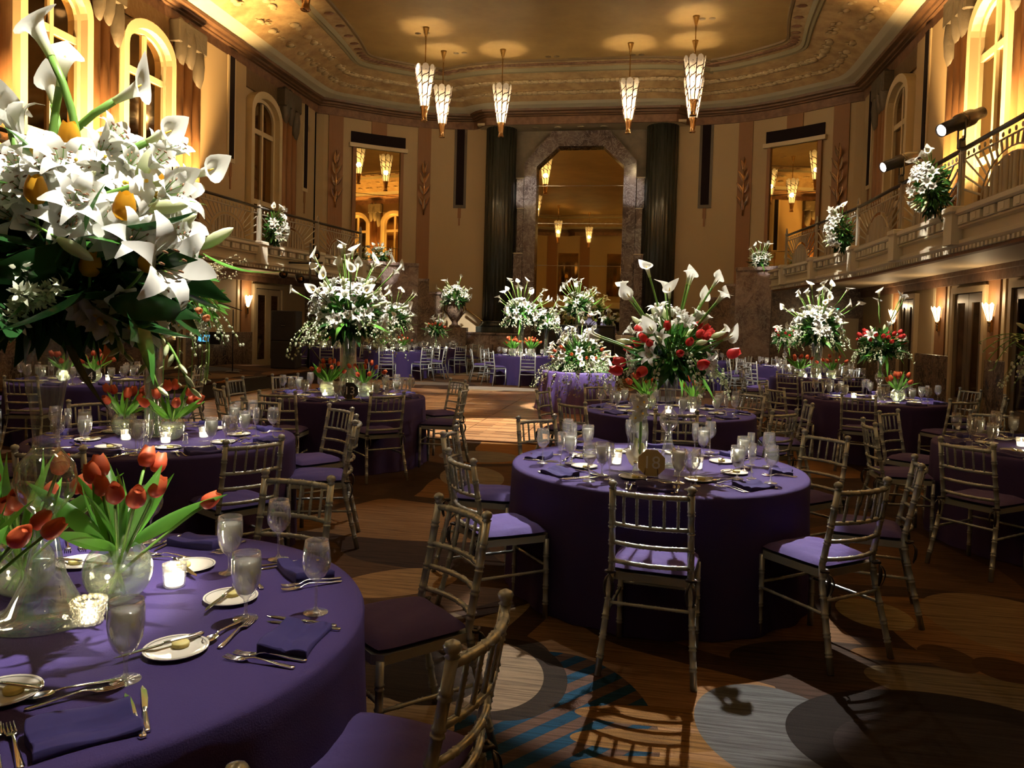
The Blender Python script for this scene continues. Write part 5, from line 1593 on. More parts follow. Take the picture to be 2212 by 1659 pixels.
# ------------------------------------------------------------------ flower meshes (base at the origin, growing along +Z)
def calla_mb(nu=14, nv=8):
    mb = MB()
    def fn(u, v):
        a = 2 * PI * u
        front = .5 + .5 * math.cos(a)
        r_ = .0080 + .007 * v + .014 * v ** 3 + .012 * v ** 9
        z = .100 * v - .026 * (1 - front) * v ** 2 + .022 * front ** 3 * v ** 3
        tip = front ** 6 * v ** 8
        x = r_ * math.cos(a) * (1 + .15 * front * v ** 4) + .022 * tip
        return (x, r_ * math.sin(a) * (1 - .55 * tip), z - .012 * v ** 10 * (1 - tip))
    mb.grid(fn, nu, nv, 0, closeu=True)
    mb.tube([(0, 0, .01), (.002, 0, .05), (.004, 0, .075)], [.004, .0045, .002], 6, 1)
    return mb
def lily_mb(open_=1.0, seg=6):
    mb = MB()
    for k in range(6):
        a = k * PI / 3 + (.08 if k % 2 else 0)
        wk = 1.0 if k % 2 else .78
        def fn(u, v, a=a, wk=wk):
            r_ = .006 + (.030 + .058 * open_) * v ** 1.55
            z = .085 * math.sin(min(PI * .62, v * (1.25 + .65 * open_))) - .012 * open_ * v ** 5
            w = .024 * wk * math.sin(PI * min(.985, .06 + .92 * v ** .85)) ** .8
            s_ = (2 * u - 1)
            zz = z + .25 * w * (s_ * s_) * (1 - v)
            return (r_ * math.cos(a) - s_ * w * math.sin(a), r_ * math.sin(a) + s_ * w * math.cos(a), zz)
        mb.grid(fn, 4, seg, 0)
    for k in range(6):
        a = k * PI / 3 + .5
        d = Vector((math.cos(a) * .022, math.sin(a) * .022, .075))
        mb.tube([(0, 0, .01), d * .6, d], .0012, 4, 1)
        mb.ball(d, .0045, 5, 2, (1.6, .6, .6))
    return mb
def bud_mb():
    return MB().lathe([(.005, 0), (.011, .012), (.0165, .035), (.0175, .058), (.013, .088), (.006, .105), (.0005, .112)], 12, 0, flute=lambda a, z: 1 + .07 * math.cos(3 * a))
def tulip_mb(n=18):
    mb = MB()
    prof = [(.004, 0), (.016, .004), (.0235, .018), (.0245, .032), (.0205, .050), (.014, .062)]
    v, f = [], []
    for j, (r_, z) in enumerate(prof):
        for i in range(n):
            a = 2 * PI * i / n
            k = 1 + .06 * abs(math.cos(1.5 * a)) * (j > 1)
            zz = z + (.007 * abs(math.cos(1.5 * a)) ** 2 if j == len(prof) - 1 else 0)
            v.append((r_ * k * math.cos(a), r_ * k * math.sin(a), zz))
    for j in range(len(prof) - 1):
        for i in range(n): f.append((j * n + i, j * n + (i + 1) % n, (j + 1) * n + (i + 1) % n, (j + 1) * n + i))
    f.append(tuple(range(n))[::-1])
    mb.add(v, f, 0, True)
    mb.lathe([(.0001, .045), (.012, .052)], 6, 0)
    return mb
def orchid_mb():
    mb = MB()
    for k in range(5):
        a = PI / 2 + k * 2 * PI / 5
        leaf_shape(mb, (0, 0, 0), (math.cos(a), math.sin(a), .35), .042, .036 if k in (1, 4) else .028, 0, .15, -.15, 4, 0)
    mb.ball((0, -.004, .012), .007, 6, 1)
    return mb
def hy_mb():
    mb = MB(); rg = random.Random(4)
    for i in range(46):
        z = .13 * rg.random(); a = rg.random() * 6.28; r_ = .022
        leaf_shape(mb, (r_ * .4 * math.cos(a), r_ * .4 * math.sin(a), z), (math.cos(a), math.sin(a), .6), .028, .014, 0, .2, -.4, 3, rg.random() * 3)
    return mb
FL = {}
def stemmed(mb, L_, r_=.0045, mi=1):
    return mb.tube([(0, 0, -L_), (.006, .004, -L_ * .5), (0, 0, .004)], r_, 5, mi)
FL['calla'] = calla_mb().mesh('calla_lily', ['calla_white', 'spadix_yellow'])
FL['calla_s'] = stemmed(calla_mb(10, 6), .24, .006, 2).mesh('calla_lily', ['calla_white', 'spadix_yellow', 'stem_green'])
FL['lily'] = lily_mb().mesh('lily', ['lily_white', 'stem_green', 'anther_brown'])
FL['lily_half'] = lily_mb(.35).mesh('lily', ['lily_white', 'stem_green', 'anther_brown'])
FL['bud'] = bud_mb().mesh('lily_bud', ['bud_green'])
FL['bud_s'] = stemmed(bud_mb(), .12).mesh('lily_bud', ['bud_green', 'stem_green'])
FL['orchid'] = orchid_mb().mesh('orchid_bloom', ['lily_white', 'spadix_yellow'])
FL['hyacinth'] = hy_mb().mesh('hyacinth', ['sprig_white'])
for c in ('coral', 'red', 'yellow', 'peach'):
    FL['tulip_' + c] = tulip_mb().mesh('tulip', ['tulip_' + c])
    FL['tulip_%s_s' % c] = stemmed(tulip_mb(12), .16, .004).mesh('tulip', ['tulip_' + c, 'stem_green'])
def leafm(L_, W_, mname, bend, depth=.25, seg=7):
    return leaf_shape(MB(), (0, 0, 0), (0, 0, 1), L_, W_, 0, depth, bend, seg).mesh('leaf', [mname])
FL['leaf_broad'] = leafm(.24, .085, 'leaf_dark', .35)
FL['leaf_mid'] = leafm(.20, .055, 'leaf_green', .3)
FL['leaf_long'] = leafm(.30, .040, 'leaf_bright', .45, .4, 9)
FL['leaf_tulip'] = leafm(.20, .034, 'leaf_bright', .35, .5, 8)
NAMES = {'calla': 'calla_lily', 'calla_s': 'calla_lily', 'lily': 'lily', 'lily_half': 'lily', 'bud': 'lily_bud', 'bud_s': 'lily_bud', 'orchid': 'orchid_bloom', 'hyacinth': 'hyacinth'}
def put(par, key, pos, d, roll=0.0, sc=1.0):
    nm = NAMES.get(key) or ('tulip' if key.startswith('tulip') else 'leaf')
    return ob(nm, FL[key], par, M=aim(pos, d, roll, sc))
def stem_to(par, flower, root, tip, d, r_=.005):
    """curved stem from the vase to the bloom, a part of the bloom"""
    M = flower.matrix_basis.inverted()
    mid = Vector(tip) - Vector(d).normalized() * ((Vector(tip) - Vector(root)).length * .55)
    pts = [M @ p for p in bez(root, mid, tip, 9)]
    sc = flower.matrix_basis.to_scale().x
    return ob('stem', (MB().tube(pts, r_ / sc, 7), ['stem_green']), flower)
def foliage(name, par, c, rad, n, ls, mname, seed, droop=.3, lo=-.6, hi=1.0):
    """a bushy filler of small leaves nobody could count"""
    rg = random.Random(seed); mb = MB()
    for i in range(n):
        while True:
            d = Vector((rg.uniform(-1, 1), rg.uniform(-1, 1), rg.uniform(lo, hi)))
            if .05 < d.length < 1: break
        dn = d.normalized()
        p = Vector(c) + Vector((d.x * rad[0], d.y * rad[1], d.z * rad[2]))
        dd = (dn + Vector((rg.uniform(-.5, .5), rg.uniform(-.5, .5), rg.uniform(-.5, .5) - droop)))
        L_ = ls * rg.uniform(.6, 1.3)
        leaf_shape(mb, p, dd, L_, L_ * .34, 0, .25, rg.uniform(-.3, .2), 3, rg.random() * 3)
    return ob(name, (mb, [mname]), par, kind='stuff')
def sprays(name, par, c, rad, n, length, seed, mats=('stem_green', 'sprig_white'), droop=1.0, size=.007, per=16, az=None, up=.4):
    """thin arching twigs beaded with small blossoms"""
    rg = random.Random(seed); mb = MB()
    for i in range(n):
        a = rg.uniform(0, 2 * PI) if az is None else rg.uniform(*az)
        d = Vector((math.cos(a), math.sin(a), rg.uniform(-.2, up)))
        p0 = Vector(c) + Vector((d.x * rad * .3, d.y * rad * .3, 0))
        L_ = length * rg.uniform(.6, 1.25)
        p1 = p0 + d * L_ * .6
        p2 = p0 + Vector((d.x * L_ * .85, d.y * L_ * .85, d.z * L_ * .3 - droop * L_ * .7))
        pts = bez(p0, p1, p2, 7)
        mb.tube(pts, [.003, .0028, .0026, .0024, .002, .0018, .0015, .001], 4, 0, cap=False)
        for k in range(per):
            t = rg.uniform(.25, 1.0) * 7; j = min(6, int(t))
            q = pts[j].lerp(pts[j + 1], t - j) + Vector((rg.uniform(-1, 1), rg.uniform(-1, 1), rg.uniform(-1, 1))) * size * 2.2
            mb.ball(q, size * rg.uniform(.6, 1.3), 5, 1, (1, 1, 1.2))
    return ob(name, (mb, list(mats)), par, kind='stuff')
def sph(az, el):
    return Vector((math.cos(az) * math.cos(el), math.sin(az) * math.cos(el), math.sin(el)))

# ------------------------------------------------------------------ vases
def trumpet(t, k=1.0, name='vase'):
    P = [(.150, .0), (.150, .004), (.10, .030), (.055, .12), (.032, .24), (.028, .30), (.05, .325), (.073, .355), (.083, .40), (.075, .445), (.052, .475), (.036, .495), (.034, .53), (.040, .60), (.055, .70), (.078, .80), (.100, .868), (.102, .872)]
    return ob(name, (MB().shell([(r_ * k, z * k) for r_, z in P], 32).lathe([(.0001, .0), (.15 * k, .0), (.15 * k, .002)], 32), ['glass_vase']), t)
def cylinder_vase(t, r_, h):
    ob('vase', (MB().shell([(r_, 0), (r_, h), (r_ - .006, h), (r_ - .006, .015)], 28).lathe([(.0001, .0), (r_, .0), (r_, .012), (.0001, .012)], 28), ['glass_vase']), t)
def tulip_bowl(x, y, label, n=9, colour='coral', rb=.085, seed=1, near=False, spread=1.0, z=None, size=1.15):
    t = thing('tulip_bowl', label, 'flower bowl', (x, y, ZTOP if z is None else z), 0, 'tulip bowls')
    rg = random.Random(seed)
    prof = [(rb * math.sin(q), rb * .98 - rb * math.cos(q)) for q in [.35 + (2.62 - .35) * i / 12 for i in range(13)]]
    ob('glass_bowl', (MB().shell(prof, 28).lathe([(.0001, prof[0][1]), (prof[0][0], prof[0][1]), (prof[0][0], prof[0][1] + .003)], 28), ['glass_vase']), t)
    wz = rb * .98 + rb * .30
    wp = [(r_ * .97, z_) for r_, z_ in prof if z_ < wz]
    ob('water', (MB().lathe([(.0001, prof[0][1] + .004)] + wp + [(.0001, wp[-1][1] + .002)], 24), ['glass_water']), t)
    mouth = rb * 1.83
    for i in range(n):
        az = 2 * PI * i / n + rg.uniform(-.3, .3); el = rg.uniform(.45, 1.35)
        d = sph(az, el)
        L_ = rg.uniform(.10, .16) * spread
        p = Vector((0, 0, mouth)) + Vector((d.x * .03, d.y * .03, 0)) + d * L_
        dd = d + Vector((0, 0, .25))
        fl = put(t, 'tulip_' + colour, p, dd, rg.random() * 6, size * rg.uniform(.9, 1.1))
        if near:
            root = Vector((-d.x * rb * .55, -d.y * rb * .55, rb * .35))
            stem_to(t, fl, root, p, dd, .0052)
        else:
            ob('stem', FL_STEM, fl)
    for i in range(n + 3):
        az = 2 * PI * i / (n + 3) + rg.uniform(-.3, .3); el = rg.uniform(.15, 1.0)
        d = sph(az, el)
        put(t, 'leaf_tulip', Vector((d.x * .02, d.y * .02, mouth * .9)), d + Vector((0, 0, .5)), rg.random() * 6, rg.uniform(.7, 1.05) * spread)
    return t
FL_STEM = MB().tube([(0, 0, -.13), (0, 0, .003)], .0045, 5).mesh('stem', ['stem_green'])

# ------------------------------------------------------------------ tall arrangements
def arrangement(name, label, loc, mouth, Rr, vase, callas=10, lilies=14, tulips=0, tcol='red', buds=6, leaves=14, seed=1, near=False, spray=10, spray_len=.35, sc=1.0, core=220, fan=(.25, 1.45), clen=None, cat='flower arrangement', hyac=0, flat=1.0, z_tul=(0.0, .8), rz=0):
    t = thing(name, label, cat, loc, rz)
    rg = random.Random(seed)
    if vase: vase(t)
    c = Vector((0, 0, mouth))
    H = Vector((0, 0, mouth + Rr * .35))
    foliage('foliage', t, H - Vector((0, 0, Rr * .12)), (Rr * .62, Rr * .62 * flat, Rr * .48), core, .10 * sc * (Rr / .4) ** .5, 'leaf_green', seed, .3)
    foliage('dark_foliage', t, c + Vector((0, 0, Rr * .05)), (Rr * .52, Rr * .52 * flat, Rr * .24), core // 3, .12 * sc * (Rr / .4) ** .5, 'leaf_dark', seed + 50, .6)
    clen = clen or Rr * 1.35
    for i in range(callas):
        az = 2 * PI * i * .618 + rg.uniform(-.2, .2); el = rg.uniform(*fan)
        d = sph(az, el); d.y *= flat; d.normalize()
        L_ = clen * rg.uniform(.85, 1.12) * (.72 + .28 * math.sin(el))
        p = c + d * L_
        dd = d + Vector((d.x * .25, d.y * .25, 0))
        if near:
            fl = put(t, 'calla', p, dd, rg.random() * 6, 1.08 * sc)
            stem_to(t, fl, c, p, dd, .0065)
        else:
            put(t, 'calla_s', p, dd, rg.random() * 6, 1.05 * sc)
    for i in range(lilies):
        az = 2 * PI * i * .618 + rg.uniform(-.3, .3); el = rg.uniform(-.45, 1.3)
        d = sph(az, el)
        k_ = rg.uniform(.8, 1.12)
        p = H + Vector((d.x * Rr * .70 * k_, d.y * Rr * .70 * flat * k_, d.z * Rr * .58 * k_))
        put(t, 'lily' if i % 3 else 'lily_half', p, d + Vector((0, 0, .25)), rg.random() * 6, sc * rg.uniform(.78, 1.05))
    for i in range(tulips):
        az = 2 * PI * i * .618 + 1.0; el = rg.uniform(*z_tul)
        d = sph(az, el)
        p = H + Vector((d.x * Rr * .72, d.y * Rr * .72 * flat, d.z * Rr * .5))
        put(t, 'tulip_%s_s' % tcol, p, d + Vector((0, 0, .45)), rg.random() * 6, 1.05 * sc)
    for i in range(buds):
        az = rg.random() * 6.28; el = rg.uniform(.0, 1.1)
        d = sph(az, el)
        put(t, 'bud_s', H + Vector((d.x * Rr * .75, d.y * Rr * .75 * flat, d.z * Rr * .6)), d, rg.random() * 6, sc * 1.05)
    for i in range(hyac):
        az = rg.random() * 6.28
        put(t, 'hyacinth', c + sph(az, -.1) * Rr * .5, sph(az, -.3), 0, sc)
    for i in range(leaves):
        az = 2 * PI * i * .618 + .4; el = rg.uniform(-.75, .35)
        d = sph(az, el)
        put(t, 'leaf_broad' if i % 3 else 'leaf_long', c + Vector((d.x * Rr * .35, d.y * Rr * .35 * flat, Rr * .1)), d, rg.choice((0, PI)) + rg.uniform(-.4, .4), sc * rg.uniform(.9, 1.3) * (Rr / .4) ** .5)
    if spray: sprays('blossom_sprays', t, c + Vector((0, 0, Rr * .2)), Rr, int(spray * 1.8), spray_len, seed + 9, size=.009 * sc, per=20)
    return t
def stems_in_vase(t, n, r_, z0, z1, seed):
    rg = random.Random(seed); mb = MB()
    for i in range(n):
        a = rg.random() * 6.28; b_ = a + rg.uniform(2, 4)
        mb.tube([(r_ * .8 * math.cos(a), r_ * .8 * math.sin(a), z0), (r_ * .7 * math.cos(b_), r_ * .7 * math.sin(b_), z1)], .0045, 5)
    ob('stems', (mb, ['stem_green']), t)
def water_col(t, r_, z0, z1):
    ob('water', (MB().lathe([(.0001, z0), (r_, z0), (r_, z1), (.0001, z1)], 24), ['glass_water']), t)

# --- table 13: tall cylinder crowned with white lilies
def v13(t):
    cylinder_vase(t, .095, .80); water_col(t, .087, .013, .45); stems_in_vase(t, 9, .09, .02, .78, 3)
    fl = put(t, 'calla', (.03, -.03, .30), (.1, 0, -1), 0, 1.4); put(t, 'calla', (-.04, -.03, .20), (-.1, 0, -1), 1, 1.2)
arrangement('lily_arrangement', 'tall clear cylinder of white callas and lilies on the lily cylinder table', (-3.42, 8.45, ZTOP), .80, .50, v13, 22, 84, 0, buds=24, leaves=16, seed=11, near=True, spray=26, spray_len=.55, sc=1.2, core=420, clen=.80, fan=(.35, 1.5))
# --- table 18: trumpet vase with red tulips, callas and lilies
def v18(t): trumpet(t, .74)
a18 = arrangement('tulip_arrangement', 'trumpet vase of red tulips and white callas rising from the table with sign 18', (.15, 5.02, ZTOP), .64, .34, v18, 20, 26, 20, 'red', 10, 22, 21, True, 10, .34, .92, 340, (.30, 1.5), .56, z_tul=(-.25, .85))
for (x, y, z, d) in ((-.30, -.1, .60, (-.9, -.2, .15)), (-.28, -.12, .655, (-.9, -.2, .2)), (.34, -.05, .72, (.9, -.1, .4)), (.16, -.30, .66, (.4, -.8, .3)), (-.16, -.26, .63, (-.4, -.7, -.3))):
    put(a18, 'tulip_red', (x, y, z), d, 0, 1.3)
# bullet vase with submerged callas beside it
bv = thing('bullet_vase', 'slim bullet-shaped glass vase with callas submerged inside, beside the sign 18', 'vase', (-.035, 4.80, ZTOP), 0)
ob('vase', (MB().shell([(.030, 0), (.040, .05), (.055, .16), (.058, .24), (.050, .31), (.042, .345), (.040, .345), (.048, .31), (.055, .24)], 26).lathe([(.0001, 0), (.03, 0), (.03, .003)], 26), ['glass_vase']), bv)
ob('stems', (MB().tube(bez((0, 0, .05), (.02, 0, .25), (0, 0, .42), 8), .008, 6).tube(bez((.01, .01, .10), (.0, .02, .3), (.02, 0, .44), 8), .007, 6), ['leaf_bright']), bv)
put(bv, 'calla', (-.012, -.01, .20), (-.15, 0, -1), 0, 1.3); put(bv, 'calla', (.02, -.012, .17), (.2, 0, -1), 2, 1.2)
for (x, z) in ((-.02, .33), (.015, .36), (-.01, .40), (.02, .43)):
    put(bv, 'orchid', (x, -.03, z), (x * 8, -1, .1), x * 40, 1.1)
put(bv, 'hyacinth', (0, 0, .32), (0, 0, 1), 0, 1.15)
# --- right red tulip table
def vR(t): trumpet(t, .74); stems_in_vase(t, 8, .03, .3, .64, 8)
arrangement('tulip_arrangement', 'trumpet vase of red tulips with a few white callas at the right', (3.05, 10.90, ZTOP), .64, .36, vR, 4, 6, 24, 'red', 2, 20, 33, False, 8, .35, 1.05, 300, (.9, 1.5), .66, z_tul=(-.1, .8))
# --- tall white lilies, right side
def v8(t): cylinder_vase(t, .10, .72); stems_in_vase(t, 8, .09, .02, .7, 5); water_col(t, .09, .013, .35)
arrangement('lily_arrangement', 'tall glass cylinder of white callas and lilies on the right side', (3.17, 15.40, ZTOP), .78, .52, v8, 22, 72, 0, buds=18, leaves=14, seed=45, spray=16, spray_len=.45, sc=1.4, core=380, clen=.90, fan=(.25, 1.5))
# --- farthest right table: small red and white
def v9(t): trumpet(t, .72)
arrangement('tulip_arrangement', 'red and white bouquet in a trumpet vase on the farthest right table', (3.30, 19.60, ZTOP), .62, .36, v9, 3, 10, 12, 'red', 4, 10, 57, False, 8, .35, 1.2, 200, (.4, 1.3))
# --- far left tables
def vcyl(h, r_=.08):
    def f(t): cylinder_vase(t, r_, h); stems_in_vase(t, 6, r_ * .9, .02, h, 4)
    return f
arrangement('lily_arrangement', 'tall glass cylinder of white callas on the far left table', (-7.22, 21.20, ZTOP), .80, .52, vcyl(.8), 14, 40, 0, buds=8, leaves=12, seed=61, spray=14, spray_len=.5, sc=1.55, core=240, clen=.95)
arrangement('tulip_arrangement', 'small bouquet of white lilies and coral tulips below the urn', (-6.85, 24.40, ZTOP), .55, .34, vcyl(.55, .05), 3, 10, 10, 'coral', 2, 10, 63, False, 6, .3, 1.5, 160, (.9, 1.5))
arrangement('lily_arrangement', 'taller glass cylinder of white callas on the far table left of the bar', (-3.45, 20.90, ZTOP), 1.0, .50, vcyl(1.0), 18, 44, 0, buds=8, leaves=10, seed=65, spray=14, spray_len=.45, sc=1.55, core=260, clen=.92)
arrangement('lily_arrangement', 'lower glass cylinder of white lilies beside the tall one near the bar', (-2.78, 21.15, ZTOP), .86, .38, vcyl(.86, .06), 10, 30, 0, buds=6, leaves=8, seed=67, spray=12, spray_len=.4, sc=1.5, core=200, clen=.66)
arrangement('lily_arrangement', 'starburst of white callas in a glass cylinder on the bar', (-2.25, 24.85, 1.651), .48, .50, vcyl(.5, .09), 34, 20, 0, buds=10, leaves=8, seed=69, spray=6, spray_len=.4, sc=1.6, core=200, clen=.82, fan=(-.25, 1.5))
for (x, lab, sd) in ((-1.28, 'small bowl of white callas at the right end of the bar top', 71), (-3.1, 'small white and coral bouquet on the left of the bar top', 73)):  # right bowl is added, standing in for flowers reflected in the mirror
    arrangement('lily_arrangement', lab, (x, 24.85, 1.651), .10, .16, vcyl(.10, .06), 8, 6, 3 if sd == 73 else 0, 'coral', 4, 6, sd, False, 4, .25, 1.4, 120, (.1, 1.5), .28)
# urn on its pedestal
def urn(t):
    ob('urn', (MB().lathe([(.20, 0), (.20, .06), (.12, .10), (.10, .18), (.16, .26), (.27, .42), (.30, .62), (.26, .80), (.30, .88), (.32, .90), (.28, .90)], 28), ['marble_brown']), t)
    for s in (-1, 1): ob('urn_handle', (MB().tube([(s * .26, 0, .45), (s * .40, 0, .6), (s * .36, 0, .8), (s * .27, 0, .82)], .025, 6), ['marble_brown']), t)
pu, nu_ = arc(-4.35)
arrangement('urn_arrangement', 'marble urn of white callas and lilies on the left stair pedestal', (pu.x + nu_.x * 1.72, pu.y + nu_.y * 1.72, 1.45), .90, .52, urn, 10, 46, 0, buds=14, leaves=14, seed=75, spray=6, spray_len=.4, sc=1.5, core=260, clen=.80, fan=(.2, 1.4), cat='flower urn')
# callas on the parapet tops
for (s, sd, lab) in ((-1, 81, 'low bed of white lilies on the left marble parapet'), (1, 83, 'white callas and lilies on the right marble parapet')):
    p, n = arc(s * (7.45 if s < 0 else 6.85))
    def tray(t): ob('planter', (MB().lathe([(.16, 0), (.2, .02), (.22, .12), (.2, .12), (.0001, .1)], 20), ['leaf_dark']), t)
    arrangement('lily_planter', lab, (p.x + n.x * 1.3, p.y + n.y * 1.3, 3.66), .10, .34, tray, 10, 20, 0, buds=8, leaves=8, seed=sd, spray=4, spray_len=.3, sc=1.4, core=160, clen=.62 if s > 0 else .5, fan=(.7, 1.5) if s > 0 else (.2, 1.2), cat='flower planter')
# balcony rail bouquets hang in front of the posts
for (x, y, lab, sd, sc) in ((4.30, 12.9, 'white lily bouquet hanging on the nearer post of the right balcony', 91, 1.0), (4.25, 18.35, 'white lily bouquet hanging on the farther post of the right balcony', 93, 1.1), (-9.52, 18.35, 'white calla bouquet hanging on the left balcony post', 95, 1.15)):
    s = 1 if x > 0 else -1
    t = thing('balcony_bouquet', lab, 'bouquet', (x, y, 3.48), 0)
    rg = random.Random(sd)
    ob('wall_pocket', (MB().lathe([(.03, 0), (.09, .2), (.12, .42), (.10, .42), (.0001, .3)], 14), ['leaf_dark']), t, (0, 0, .02))
    foliage('foliage', t, (-s * .06, -.04, .40), (.20, .24, .40), 260, .12, 'leaf_green', sd, .5)
    foliage('dark_foliage', t, (0, 0, .22), (.16, .2, .35), 160, .13, 'leaf_dark', sd + 1, .8)
    for i in range(20):
        d = sph(rg.uniform(0, 6.28), rg.uniform(-.8, .8)); d.x = -s * abs(d.x) - s * .2; d.y = -abs(d.y) if i % 3 else d.y
        put(t, 'lily' if i % 2 else 'lily_half', Vector((-s * .10, -.06, .42)) + Vector((d.x * .20, d.y * .24, d.z * .38)), d, rg.random() * 6, sc * 1.15)
    for i in range(7):
        d = Vector((-s * rg.uniform(.1, .8), rg.uniform(-.8, .5), rg.uniform(.5, 1)))
        put(t, 'calla_s', Vector((-s * .06, -.04, .66)) + d * .26, d, rg.random() * 6, 1.35 * sc)
    for i in range(7):
        d = Vector((-s * rg.uniform(.2, .8), rg.uniform(-.8, .6), -rg.uniform(0, .6)))
        put(t, 'bud_s', Vector((-s * .1, -.05, .3)) + d * .3, d, 0, 1.2)
# cake table heap
def none(t): ob('tray', (MB().lathe([(.0001, 0), (.45, 0), (.47, .03), (.0001, .03)], 24), ['leaf_dark']), t)
ck = arrangement('flower_heap', 'low heap of white callas and coral tulips covering the small purple table', (-1.30, 14.75, ZTOP), .05, .66, none, 30, 60, 18, 'coral', 20, 16, 101, False, 60, .72, 1.2, 420, (.1, 1.45), .74, flat=.85, z_tul=(-.3, .5))
# orchid arrangement of the left table
def v2(t):
    cylinder_vase(t, .060, .95); stems_in_vase(t, 7, .055, .02, .93, 6); water_col(t, .053, .013, .40)
o2 = arrangement('orchid_arrangement', 'slim tall cylinder of peach tulips, white orchids and twigs on the left table', (-3.50, 5.0, ZTOP), .95, .40, v2, 0, 8, 12, 'peach', 6, 18, 111, False, 12, .45, 1.0, 320, z_tul=(-.5, .5))
sprays('berry_twigs', o2, (.2, 0, 1.15), .3, 22, .42, 5, ('twig_brown', 'berry_cream'), -.25, .006, 16, (-.9, .7), .6)
foliage('trailing_foliage', o2, (.30, -.02, 1.0), (.22, .2, .20), 160, .10, 'leaf_bright', 77, .5)
rg = random.Random(5)
for (x, z) in ((.30, 1.20), (.34, 1.12), (.28, 1.05), (.36, .98), (.44, .92), (.40, 1.10), (.24, 1.16), (.48, .86)):
    put(o2, 'tulip_peach_s', (x, -.12 - .1 * rg.random(), z), (.7, -.5, rg.uniform(-.2, .4)), rg.random() * 6, 1.0)
for i in range(4): put(o2, 'hyacinth', (.22 + .07 * i, -.14, 1.02 - .06 * i), (.6, -.5, -.5), i, .8)
for i in range(5): put(o2, 'leaf_long', (.2, -.05, 1.08), (1, -.3 + .15 * i, -.2 - .3 * i), PI if i % 2 else 0, .95)
rg = random.Random(8)
for i in range(7):   # drooping orchid sprays
    a = -.8 + i * .28
    d = Vector((math.cos(a), math.sin(a), .1))
    pts = bez(Vector((.05, 0, 1.0)) + d * .1, Vector((0, 0, 1.0)) + d * .42, Vector((0, 0, 1.0)) + d * .36 - Vector((0, 0, .62)), 10)
    sp = ob('orchid_spray', (MB().tube(pts, .0035, 5).tube(pts[-3:], .003, 4), ['stem_green']), o2)
    for k in range(2, 11):
        if k < 7 and rg.random() < .7:
            ob('orchid_bloom', FL['orchid'], sp, M=aim(pts[k], d + Vector((0, -.6, -.1)), rg.random() * 6, 1.1))
        else:
            ob('orchid_bud', FL['bud'], sp, M=aim(pts[k], Vector((rg.uniform(-1, 1), rg.uniform(-1, 1), -.6)), 0, .32))
# orchid bouquet reaching in from the right edge
def v7(t): trumpet(t, .74)
o7 = arrangement('orchid_arrangement', 'orchid and tulip bouquet reaching in at the right edge of the picture', (3.25, 6.75, ZTOP), .70, .36, v7, 3, 10, 5, 'red', 6, 16, 121, False, 8, .4, 1.0, 260, (.5, 1.4))
for i in range(4):
    d = Vector((-1, -.3 + .2 * i, 0))
    pts = bez(Vector((-.1, 0, .85)), Vector((-.35, 0, .98)) + d * .05, Vector((-.55, -.1 + .1 * i, .62 + .07 * i)), 8)
    sp = ob('orchid_spray', (MB().tube(pts, .0035, 5), ['stem_green']), o7)
    for k in range(3, 9): ob('orchid_bud', FL['bud'], sp, M=aim(pts[k], Vector((rg.uniform(-1, 1), rg.uniform(-1, 1), -.3)), 0, .35))

